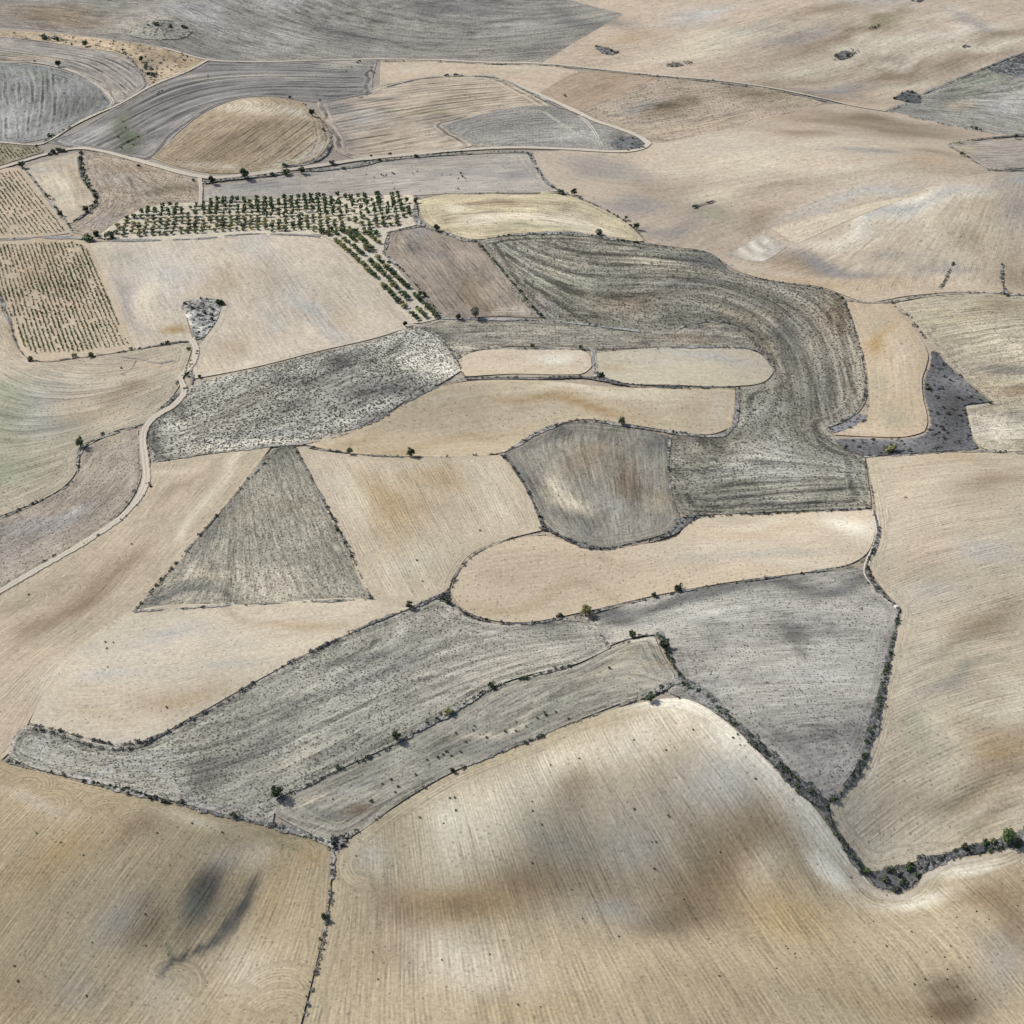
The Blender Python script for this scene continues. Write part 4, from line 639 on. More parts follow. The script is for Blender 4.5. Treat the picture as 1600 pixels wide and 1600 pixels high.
# islands of scrub
for nm, lab, poly, col in [
  ('scrub_islet', 'longish dark scrub islet, leftmost on the top right tan slope', [(927,73),(935,71),(958,77),(970,81),(955,86),(940,83)], (116,115,116)),
  ('scrub_islet', 'thin faint scrub islet just above the upper track', [(1030,101),(1055,97),(1085,95),(1075,101),(1050,104)], (128,122,116)),
  ('scrub_islet', 'leaf shaped grey scrub islet in the middle of the top right slope', [(1292,94),(1305,83),(1320,78),(1343,76),(1332,88),(1318,93)], (118,119,116)),
  ('scrub_islet', 'small brown scrub islet high on the top right slope', [(1357,45),(1366,39),(1378,38),(1372,43)], (118,112,98)),
  ('scrub_islet', 'tiny dark scrub islet near the right edge of the tan slope', [(1504,73),(1510,70),(1517,72),(1510,75)], (110,106,102)),
  ('scrub_islet', 'dark scrub islet cut by the top edge of the view', [(1420,0),(1432,-3),(1446,0),(1435,3)], (100,100,98)),
  ('scrub_islet', 'dark triangular scrub islet at the corner of the right grey field', [(1394,153),(1408,145),(1425,141),(1438,150),(1440,163),(1412,158)], (104,106,108)),
  ('scrub_islet', 'dark scrub heap inside the bend of the track right of the weedy wedge', [(948,230),(960,219),(985,213),(1005,220),(1012,228),(998,234),(970,234)], (112,113,116)),
  ('scrub_islet', 'low domed islet with small bushes on the grey hillside top left', [(193,52),(215,38),(250,30),(285,36),(302,48),(292,58),(260,62),(220,60)], (166,161,150)),
  ('scrub_islet', 'dark thicket floor in the hollow at the lower right', [(1338,1350),(1362,1358),(1390,1352),(1420,1344),(1444,1350),(1440,1370),(1428,1386),(1400,1393),(1372,1388),(1352,1372)], (104,104,104)),
  ('scrub_islet', 'grey scrub knot where four fields meet near the bottom left', [(505,1312),(528,1303),(548,1306),(538,1322),(524,1335),(514,1328)], (138,134,132)),
  ('scrub_islet', 'grey and white scrub knot at the tip left of the rounded long field', [(682,931),(700,916),(706,935),(704,948),(692,941)], (124,122,122))]:
    field(nm, lab, poly, col, 'scrub', [], [(p[0], p[1], 6, 3, 0, k, .6) for p, k in zip(poly[::2], ['white', 'black', 'grey', 'tan'])], cat='scrub islet', ragged=.9, grain=1.2)

# ================================================================== ROADS, TRACKS, VERGES
strip('pale dirt farm road winding down the left side', 'road', 4.2, [(298,528),(306,545),(300,568),(280,590),(288,610),(272,632),(240,652),(224,675),(226,715),(228,750),(205,792),(130,848),(60,888),(0,923),(-100,980),(-260,1070)])
strip('pale dirt road curving below the brown hill', 'road', 5.2, [(-260,345),(0,262),(40,250),(70,241),(125,231),(150,234),(200,246),(250,260),(305,274),(340,277),(380,273),(430,267),(500,258),(560,249),(640,241),(720,234),(800,230),(900,233),(975,236),(1005,231),(1014,224),(1000,214),(960,198),(930,188),(905,176),(840,146),(795,127)])
strip('straight dirt track crossing the top below the grey hillside', 'road', 3.4, [(255,74),(325,93),(400,96),(500,94),(590,92),(700,94),(760,97),(850,99),(950,109),(1050,119),(1110,124),(1200,136),(1280,152),(1340,166),(1385,173)])
strip('dirt track between the striped field and the left oval field', 'road', 3.4, [(325,93),(290,112),(240,132),(185,163),(150,178),(110,198),(75,220),(60,225),(0,222),(-200,222)])
strip('short sandy track joining the curved road and the orchard', 'road', 3.0, [(312,275),(314,300),(312,322)])
strip('pale wheel track round the right end of the left oval field', 'track', 3.4, [(0,97),(60,98),(115,112),(155,134),(177,160),(168,168)])
strip('pale lane between the left oval field and the curved furrow band', 'pale', 5, [(-100,96),(0,97),(60,98),(115,112),(150,132),(180,158)])
strip('narrow pale track along the right bank of the long cream field', 'track', 2.6, [(1366,795),(1372,830),(1368,850),(1355,880),(1353,895),(1362,910),(1385,935),(1396,944)])
strip('grassy lane linking the two rounded pale plots', 'track', 3.2, [(926,546),(929,565),(930,580)])
strip('pale track crossing the grey weedy wedge', 'track', 3, [(850,175),(880,195),(910,215)])
strip('second pale track crossing the grey weedy wedge', 'track', 3, [(905,180),(925,200),(940,228)])
strip('sandy track around the shield shaped field', 'pale', 4, [(36,262),(62,300),(85,330),(112,366)])
strip('pale headland lane beside the slanting orchard rows', 'pale', 4, [(350,370),(480,366),(505,368),(560,425),(648,508),(690,500)])
strip('wheel track from the farm road across the pale greenish field', 'line', 3, [(150,552),(215,560),(250,567),(270,562)])
strip('wheel mark curving into the pale greenish field', 'line', 3, [(212,562),(205,575),(190,585)])
strip('sandy bend of bare soil around the dark thicket at lower right', 'pale', 6, [(1325,1350),(1350,1385),(1390,1402),(1425,1398),(1448,1372),(1470,1352),(1530,1343),(1600,1322)])

V = [
 # label, style, width, pts, tufts/m
 ('hedge bank between the left field and the speckled brown field', 'verge', 4, [(-100,848),(0,808),(50,787),(97,764),(120,740),(121,715),(128,698),(155,684),(185,674),(222,662)], .5),
 ('dark ditch under the large vineyard', 'verge_dark', 3, [(0,462),(15,500),(30,545),(48,562),(80,562),(130,558),(212,546),(262,536),(300,532)], .25),
 ('left end ditch of the large vineyard', 'verge', 5, [(-30,440),(0,465),(8,485)], .4),
 ('grey verge above the large vineyard', 'verge_grey', 7, [(-200,390),(0,375),(60,371),(110,371),(150,375),(200,375),(300,373),(340,370)], .1),
 ('dark strip by the top of the pale combed field', 'verge', 6, [(350,368),(395,365),(450,366),(500,369)], .05),
 ('right verge of the winding farm road', 'verge_green', 3, [(300,560),(285,588),(275,600)], .6),
 ('grey verge right of the farm road by the dark peppered field', 'verge', 4, [(310,545),(298,575),(300,595),(275,618),(245,645)], .5),
 ('thin ditch on the lower side of the farm road', 'edge', 1.4, [(235,725),(230,760),(208,795),(130,850),(60,892),(0,927),(-100,985)], .1),
 ('thin ditch on the upper side of the farm road', 'edge', 1.4, [(280,605),(262,630),(228,655),(216,690),(217,740),(198,785),(125,843),(0,915)], .1),
 ('green edge below the dark peppered field', 'verge', 3, [(235,722),(330,708),(435,696),(480,692),(540,677),(600,650),(650,618),(700,598),(725,592)], .15),
 ('left border of the dark triangle field', 'verge_dark', 1.8, [(437,697),(400,738),(345,797),(300,850),(240,920),(208,955)], .5),
 ('right border of the dark triangle field', 'verge_dark', 2.2, [(460,697),(492,757),(510,790),(528,825),(550,870),(580,935)], .6),
 ('bottom border of the dark triangle field', 'verge', 2.4, [(208,955),(300,949),(400,943),(500,939),(580,936)], .2),
 ('ditch under the banana shaped field', 'verge_dark', 2.4, [(480,698),(520,704),(545,708),(600,712),(640,714),(700,713),(780,707),(800,702)], .45),
 ('bank between the banana field and the pentagon field', 'verge', 4.5, [(780,710),(805,697),(840,676),(885,659),(925,657),(970,663),(1050,675),(1110,681),(1135,678),(1148,660),(1152,625),(1155,606)], .5),
 ('left bank of the pentagon field', 'verge_dark', 3.4, [(785,710),(805,735),(822,762),(840,800),(850,825)], .8),
 ('scrubby bank below the pentagon field', 'verge_dark', 7, [(845,822,5),(870,834,5),(905,850,6),(940,857,5),(985,850,6),(1050,832,10),(1070,812,9),(1120,806,3),(1200,802,3),(1290,798,3),(1362,794,2.5)], 1.4),
 ('right bank of the pentagon field', 'verge_grey', 2, [(1047,682),(1044,730),(1050,775),(1062,806)], .2),
 ('stony scrub band below the two rounded plots', 'verge_dark', 8, [(725,590,3),(800,590,5),(850,590,6),(905,589,8),(940,592,9),(975,600,7),(1050,604,6),(1150,605,5)], 1.6),
 ('dark line above the two rounded plots', 'verge', 3, [(712,560),(742,547),(830,544),(930,545),(1000,544),(1150,543),(1185,548),(1208,572)], .2),
 ('gap between the two rounded plots', 'verge_grey', 4, [(926,546),(929,570),(930,588)], .2),
 ('bank right of the narrow mottled strip', 'verge', 2.4, [(1060,512),(1122,501),(1160,516),(1185,546),(1208,572)], .4),
 ('bank at the left end of the rounded pale plots', 'verge', 2.4, [(655,508),(690,532),(712,560),(723,584)], .4),
 ('dark hedge line between the violet brown parcel and the S-shaped field', 'verge_green', 3.2, [(743,376),(770,405),(800,440),(845,495)], .9),
 ('grey bank below the violet brown parcel', 'verge_grey', 4, [(690,497),(740,498),(846,500),(900,505),(1000,517)], .1),
 ('scrubby bank right of the orchard', 'verge', 7, [(650,315,4),(650,340,8),(660,352,8),(700,365,7),(725,375,7),(745,377,5)], .9),
 ('winding ditch between the orchard and the violet brown parcel', 'verge', 3.2, [(660,353,2),(606,362,3),(605,378,4),(598,395,4),(625,418,3),(650,445,3),(670,470,3),(695,497,3)], .5),
 ('scrub band under the yellowish domed field', 'verge', 10, [(760,372,4),(800,367,7),(850,364,10),(905,366,11),(950,372,8),(1010,380,3)], 1.0),
 ('upper edge of the dark S-shaped field', 'verge', 3, [(960,374),(1010,381),(1060,389),(1112,397),(1145,424),(1200,438),(1290,452),(1318,465)], .5),
 ('pale bank with bushes above the yellowish domed field', 'verge_grey', 5, [(826,238,6),(838,260,6),(855,285,7),(880,300,5),(920,315,3),(960,335,3),(985,352,3),(1008,375,3)], .8),
 ('thin line over the yellowish domed field', 'edge', 3.5, [(650,308),(700,303),(800,301),(872,301)], .1),
 ('ditch running to the right edge above the yellowish speckled field', 'verge', 3.6, [(1318,466),(1350,472),(1395,471),(1430,464),(1500,457),(1550,458),(1600,461),(1800,468)], .6),
 ('left bank of the upright tan field', 'verge', 2.2, [(1318,466),(1336,520),(1346,555),(1352,600),(1345,632),(1320,655),(1292,668)], .9),
 ('white chalk lip at the left tip of the slate scrub', 'pale', 3, [(1300,664),(1286,670),(1290,678),(1302,686)], 0),
 ('right track along the slate scrub', 'pale', 2.4, [(1400,473),(1440,510),(1470,555),(1500,585),(1552,630)], 0),
 ('track at the foot of the slate scrub', 'pale', 2, [(1390,711),(1450,708),(1530,703),(1600,706),(1700,708)], 0),
 ('top ditch of the right edge tan field', 'verge', 2.4, [(1350,713),(1390,712),(1450,708.5),(1530,704),(1600,708),(1700,710)], .3),
 ('left ditch of the right edge tan field', 'verge', 2.4, [(1345,706),(1355,735),(1362,765),(1367,795)], .4),
 ('dark bank beside the narrow track on the right', 'verge_dark', 3.4, [(1364,795,2.5),(1373,830,3.5),(1366,855,4),(1356,885,5),(1368,915,4),(1390,938,4),(1405,948,5),(1402,970,4)], 1.0),
 ('hedge between the cool grey field and the right edge tan field', 'verge_dark', 4.5, [(1402,965,3),(1394,1005,3),(1385,1045,5),(1372,1105,5.5),(1360,1150,6),(1345,1195,6.5),(1318,1235,6.5),(1298,1252,5)], 1.8),
 ('thick dark hedge descending to the hollow at the lower right', 'verge_dark', 7, [(1028,988,6),(1040,1010,8),(1052,1040,7),(1070,1065,8),(1110,1095,9),(1160,1140,8),(1200,1178,8),(1240,1218,8),(1285,1255,8),(1300,1290,6),(1325,1330,5),(1350,1362,6)], 2.2),
 ('bushy bank right of the dark thicket', 'verge_dark', 6, [(1435,1352,7),(1470,1342,7),(1510,1328,7),(1550,1320,11),(1580,1315,12),(1620,1300,8),(1700,1280,7)], 2.0),
 ('ditch below the long rounded field', 'verge_dark', 2.6, [(704,940),(725,956),(765,970),(820,974),(880,965),(915,958),(1020,933),(1130,912),(1290,890),(1335,880),(1356,864)], .5),
 ('left bank of the long rounded field', 'edge', 1.5, [(850,832),(795,842),(740,866),(712,897),(702,925)], .3),
 ('short bank in front of the squared pale end', 'verge', 4, [(925,965,2),(935,985,2),(948,1010,5),(975,1003,4),(1000,993,4),(1025,990,4)], .5),
 ('thin bank below the squared pale end', 'verge', 3, [(1058,1062,5),(1040,1073,5),(1000,1088,3.5),(900,1127,2),(800,1168,1.8),(700,1209,1.8),(620,1257,1.6),(545,1308,2)], .5),
 ('dark ditch above the long grey stubble field', 'verge_dark', 2.8, [(690,928),(645,949),(600,965),(500,1011),(400,1064),(345,1098),(300,1122),(228,1157),(180,1163)], .9),
 ('double row of dark tufts at the left tip of the grey stubble field', 'verge_dark', 1.6, [(44,1130),(80,1138),(130,1152),(180,1164)], 1.6),
 ('second row of tufts at the left tip of the grey stubble field', 'verge_dark', 1.6, [(50,1138),(80,1144),(120,1158),(165,1170),(210,1168),(250,1150)], 1.5),
 ('sandy lane between the two tuft rows', 'pale', 3, [(60,1138),(120,1153),(175,1168),(215,1163)], 0),
 ('dark furrow bank splitting the two lower grey fields', 'verge', 3.2, [(432,1248,2),(480,1226,2.5),(545,1195,4),(580,1182,4),(625,1158,3.5),(660,1136,4.5),(715,1106,4.5),(765,1076,3.5),(820,1059,3),(890,1040,2)], .8),
 ('bushy bank above the bottom left ploughed field', 'verge', 4, [(-60,1165,2),(10,1189,2.4),(60,1203,2.6),(120,1217,3),(200,1237,4),(270,1254,3.4),(350,1274,4),(430,1290,5),(480,1304,5),(522,1320,4)], .8),
 ('narrow ditch between the two bottom fields', 'verge', 2.4, [(522,1322,4),(518,1365,3),(513,1420,3),(502,1480,2.4),(488,1540,1.6),(474,1600,1.4),(440,1750,1.4)], 1.0),
 ('dark hedge curve right of the shield shaped field', 'verge_dark', 5, [(126,235),(124,258),(136,290),(148,302),(148,320),(132,334),(107,352)], 1.0),
 ('dark line left of the shield shaped field', 'verge', 3, [(34,260),(48,275),(68,300),(85,322),(108,352),(112,360)], .5),
 ('scrub belt below the curved dirt road', 'verge', 9, [(318,284),(380,277),(430,272),(480,266),(540,262),(580,254),(650,244),(720,240),(800,237),(826,238)], .6),
 ('scrub ditch on the right side of the brown hill', 'verge', 7, [(470,158,3),(490,175,5),(508,195,6),(517,218,7),(508,240,11),(480,254,9),(440,260,7)], .5),
 ('grey bank around the top of the dune-like field', 'verge_grey', 8, [(560,152),(600,136),(660,122),(720,118),(780,122),(820,140),(870,165),(905,180)], .1),
 ('dark verge below the straight top track', 'edge', 5, [(590,95),(700,96),(760,99),(850,101),(960,112),(1110,127),(1200,139),(1290,157)], .2),
 ('sandy scrub bank in the top left', 'verge_grey', 6, [(60,55),(110,63),(150,70),(200,88),(215,105),(235,120)], .5),
 ('bushy bank above the small left vineyard', 'verge', 5, [(110,198),(90,208),(75,218),(68,222)], .7),
 ('border of the right grey field', 'verge', 6, [(1385,173),(1420,160)], .4),
 ('upper border of the right grey field', 'edge', 4, [(1440,147),(1530,109),(1600,82),(1700,60)], .3),
 ('lower border of the right grey field', 'verge', 4, [(1385,173),(1480,195),(1530,204),(1560,209)], .5),
 ('stony hedge at the right edge above the small pale field', 'verge_dark', 8, [(1480,226,2),(1530,217,4),(1570,213,9),(1600,211,12),(1700,206,12)], .8),
 ('slanting edge of the small pale field', 'verge_grey', 3, [(1482,227),(1510,243),(1545,265)], .3),
 ('dark bottom edge of the small pale field', 'verge_dark', 5, [(1543,263,3),(1565,266,7),(1600,263,4),(1700,262,4)], .5),
 ('broken scrub row, left of two in the fan field', 'verge_dark', 2.4, [(1490,408),(1480,430),(1470,450)], 1.2),
 ('pale broken scrub row, right of two in the fan field', 'verge_grey', 4, [(1566,412),(1566,440),(1572,458)], 1.0),
 ('short dark scrub row in the vast tan field', 'verge_dark', 5, [(1085,322),(1100,318),(1118,313)], 1.0),
]
for L in V: strip(L[0], L[1], L[2], L[3], L[4], M_SCRUBG if 'green' in L[1] or 'hedge' in L[0] else M_SCRUB, 1.05)

# ================================================================== TREES, SHRUBS, VINES
M_BARK = leaf_mat('bark', (.07, .055, .04), (.16, .13, .10), 2.)
M_LEAF = {
 'dark': leaf_mat('leaf_dark', (.028, .042, .026), (.115, .135, .08), .9),
 'green': leaf_mat('leaf_green', (.03, .055, .022), (.10, .14, .06), .9),
 'olive': leaf_mat('leaf_olive', (.08, .09, .04), (.26, .25, .12), .9),
 'yellow': leaf_mat('leaf_yellow', (.16, .16, .05), (.38, .34, .15), .9),
 'grey': leaf_mat('leaf_grey', (.05, .06, .045), (.17, .18, .15), .9),
 'vine': leaf_mat('leaf_vine', (.025, .058, .014), (.09, .15, .035), .9)}
def crown_mesh(name, mat, seed, n, clumps, flat=.8, z0=.15, leaf=.05):
    """leafy crown about 1 unit wide made of many small leaf faces gathered in clumps"""
    r = np.random.default_rng(seed); cs = []
    for k in range(clumps):
        a = r.uniform(0, 6.283); rad = .34*math.sqrt(r.uniform(0, 1)); z = r.uniform(-.5, .5)
        rad *= math.sqrt(max(0, 1-(z*1.6)**2*.6))
        cs.append((rad*math.cos(a), rad*math.sin(a), z0+flat*(.5+z*.72), r.uniform(.13, .22)))
    V, F = [], []
    for k in range(n):
        cx, cy, cz, cr = cs[r.integers(0, clumps)]; d = r.normal(size=3); d /= np.linalg.norm(d); q = cr*r.uniform(.55, 1.08)
        p = np.array([cx, cy, cz])+d*q*np.array([1, 1, .85]); p[2] = max(p[2], .02)
        t = np.cross(d, r.normal(size=3)); t /= np.linalg.norm(t); b = np.cross(d, t)+r.normal(size=3)*.35; s = leaf*r.uniform(.7, 1.5)
        i = len(V); V += [p-t*s-b*s*.6, p+t*s-b*s*.6, p+t*s*.8+b*s*.7, p-t*s*.5+b*s]; F.append((i, i+1, i+2, i+3))
    return tri_mesh(name, np.array(V), np.array(F), mat)
def trunk_mesh(name, seed, h=.42):
    r = np.random.default_rng(seed); V, F = [], []
    def tube(a, b, r0, r1, k=6):
        a, b = Vector(a), Vector(b); q = (b-a).to_track_quat('Z', 'Y'); i = len(V)
        for P, rr in ((a, r0), (b, r1)):
            for j in range(k):
                v = P+q@Vector((rr*math.cos(j*6.283/k), rr*math.sin(j*6.283/k), 0)); V.append(tuple(v))
        for j in range(k): F.append((i+j, i+(j+1) % k, i+k+(j+1) % k, i+k+j))
    top = (r.uniform(-.03, .03), r.uniform(-.03, .03), h*.55); tube((0, 0, -.08), top, .055, .038)
    for j in range(5):
        a = j*1.257+r.uniform(-.4, .4); tube(top, (math.cos(a)*.24, math.sin(a)*.24, h+r.uniform(0, .25)), .03, .01, 5)
    return tri_mesh(name, np.array(V), np.array(F), M_BARK)
TRUNKS = [trunk_mesh('trunk', i) for i in range(3)]
CROWNS = {k: [crown_mesh('crown', M_LEAF[k], 10*j+i, 900, 22, .78, .16, .036) for j in range(3)] for i, k in enumerate(('dark', 'green', 'olive', 'grey'))}
ORCH = {k: [crown_mesh('crown', M_LEAF[k], 100+10*j+i, 300, 12, .85, .12, .06) for j in range(3)] for i, k in enumerate(('dark', 'green', 'olive', 'yellow'))}
BUSH = {k: [crown_mesh('shrub', M_LEAF[k], 200+10*j+i, 230, 11, .52, .0, .055) for j in range(3)] for i, k in enumerate(('dark', 'green', 'olive', 'grey'))}
VINE = [crown_mesh('vine', M_LEAF['vine'], 300+j, 36, 5, .7, .05, .12) for j in range(3)]
BASE = .44
def tree(px, py, wpx, label, kind='dark', group=None, name='tree', crowns=None, hs=None, pos=None, wm=None, cat=None):
    if pos is None: x, y, z = at(px, py, BASE)
    else: x, y = pos; z = float(height(x, y))+BASE
    wd = wm or wpx*mpp(py)
    r = bpy.data.objects.new(name, None); C.objects.link(r); r.empty_display_size = .5
    r.location = (float(x), float(y), float(z)-.12); r.rotation_euler.z = random.uniform(0, 6.28); hs = hs or random.uniform(.85, 1.1)
    r.scale = (wd, wd*random.uniform(.88, 1.08), wd*hs)
    c = bpy.data.objects.new('crown', random.choice((crowns or CROWNS)[kind])); C.objects.link(c); c.parent = r
    t = bpy.data.objects.new('trunk', random.choice(TRUNKS)); C.objects.link(t); t.parent = r
    tag(r, label, cat or 'tree', group); return r
def shrub(px, py, wpx, label, kind='dark', group=None, hs=None, ys=1., rot=None):
    x, y, z = at(px, py, BASE); wd = wpx*mpp(py)
    o = bpy.data.objects.new('shrub', random.choice(BUSH[kind])); C.objects.link(o)
    o.location = (float(x), float(y), float(z)-.1); o.rotation_euler.z = random.uniform(0, 6.28) if rot is None else rot
    hs = hs or random.uniform(.75, 1.0); o.scale = (wd, wd*ys, wd*hs); tag(o, label, 'shrub', group); return o

TREES = [
 (133,72,11,'dark','dark round tree on the sandy bank at the top left'), (92,104,11,'dark','lone dark tree on the pale lane over the left oval field'),
 (383,279,19,'dark','largest dark tree on the scrub belt beneath the brown hill'), (332,287,14,'dark','dark tree beside the road junction left of the largest roadside tree'),
 (471,271,13,'dark','upright dark tree beside the curved road below the right end of the brown hill'), (488,181,11,'dark','dark tree at the top of the ditch on the right of the brown hill'),
 (35,262,13,'dark','dark tree at the top corner of the left vineyard'), (649,317,10,'dark','small dark tree at the upper right corner of the orchard'),
 (683,361,14,'dark','round dark tree on the scrub right of the orchard'), (897,304,12,'green','green tree on the bank above the yellowish domed field'),
 (994,358,11,'green','green tree at the right end of the yellowish domed field'), (978,343,7,'green','small green tree just above the one at the right end of the yellowish field'),
 (126,698,17,'dark','dark green tree on the hedge bank bend at left'), (547,709,12,'dark','dark tree on the ditch under the left part of the banana field'),
 (642,713,16,'green','larger green tree on the ditch under the banana field'), (971,663,14,'dark','dark round tree between the banana field and the pentagon field'),
 (640,951,14,'dark','dark tree on the ditch right of the triangle field'), (620,1156,19,'dark','dark round tree at the upper end of the furrow bank in the lower grey fields'),
 (433,1244,23,'dark','big dark tree standing alone at the left end of the furrow bank'), (915,962,21,'olive','bushy olive green tree on the ditch below the long rounded field'),
 (1038,1013,20,'dark','big dark green tree at the top of the thick hedge'), (1016,1095,18,'dark','round dark tree on the bank above the huge bottom field'),
 (988,996,15,'dark','dark tree on the short bank before the squared pale end'), (508,1438,14,'dark','dark tree half way down the narrow ditch between the bottom fields'),
 (707,1206,11,'dark','small dark tree on the bank at the top left of the huge bottom field'), (1507,1326,14,'dark','round dark tree left of the big tree clump at the lower right'),
 (1573,1318,30,'green','largest green tree of the clump at the lower right edge'), (743,497,19,'grey','wide grey green tree below the violet brown parcel'),
 (716,499,12,'dark','dark tree left of the wide grey green tree below the violet brown parcel'), (1022,932,10,'dark','small dark tree on the ditch left of the oval green one'),
 (1502,243,8,'green','small tree on the slanting edge of the small pale field at right'), (1587,216,9,'dark','dark tree on the stony hedge at the right edge'),
 (633,509,9,'dark','small dark tree at the lower tip of the pale combed field'), (94,337,11,'dark','dark tree low on the line left of the shield shaped field'),
 (134,331,13,'dark','dark tree at the lower end of the curved dark hedge'), (221,96,9,'dark','small dark tree on the upper sandy bank at the top left'),
 (846,495,8,'dark','small dark tree at the foot of the slanting hedge line in the centre'), (832,543,9,'green','green tree on the dark line above the left rounded plot'),
 (907,545,8,'green','smaller green tree near the gap between the rounded plots')]
for px, py, wd, k, lab in TREES: tree(px, py, wd, lab, k)
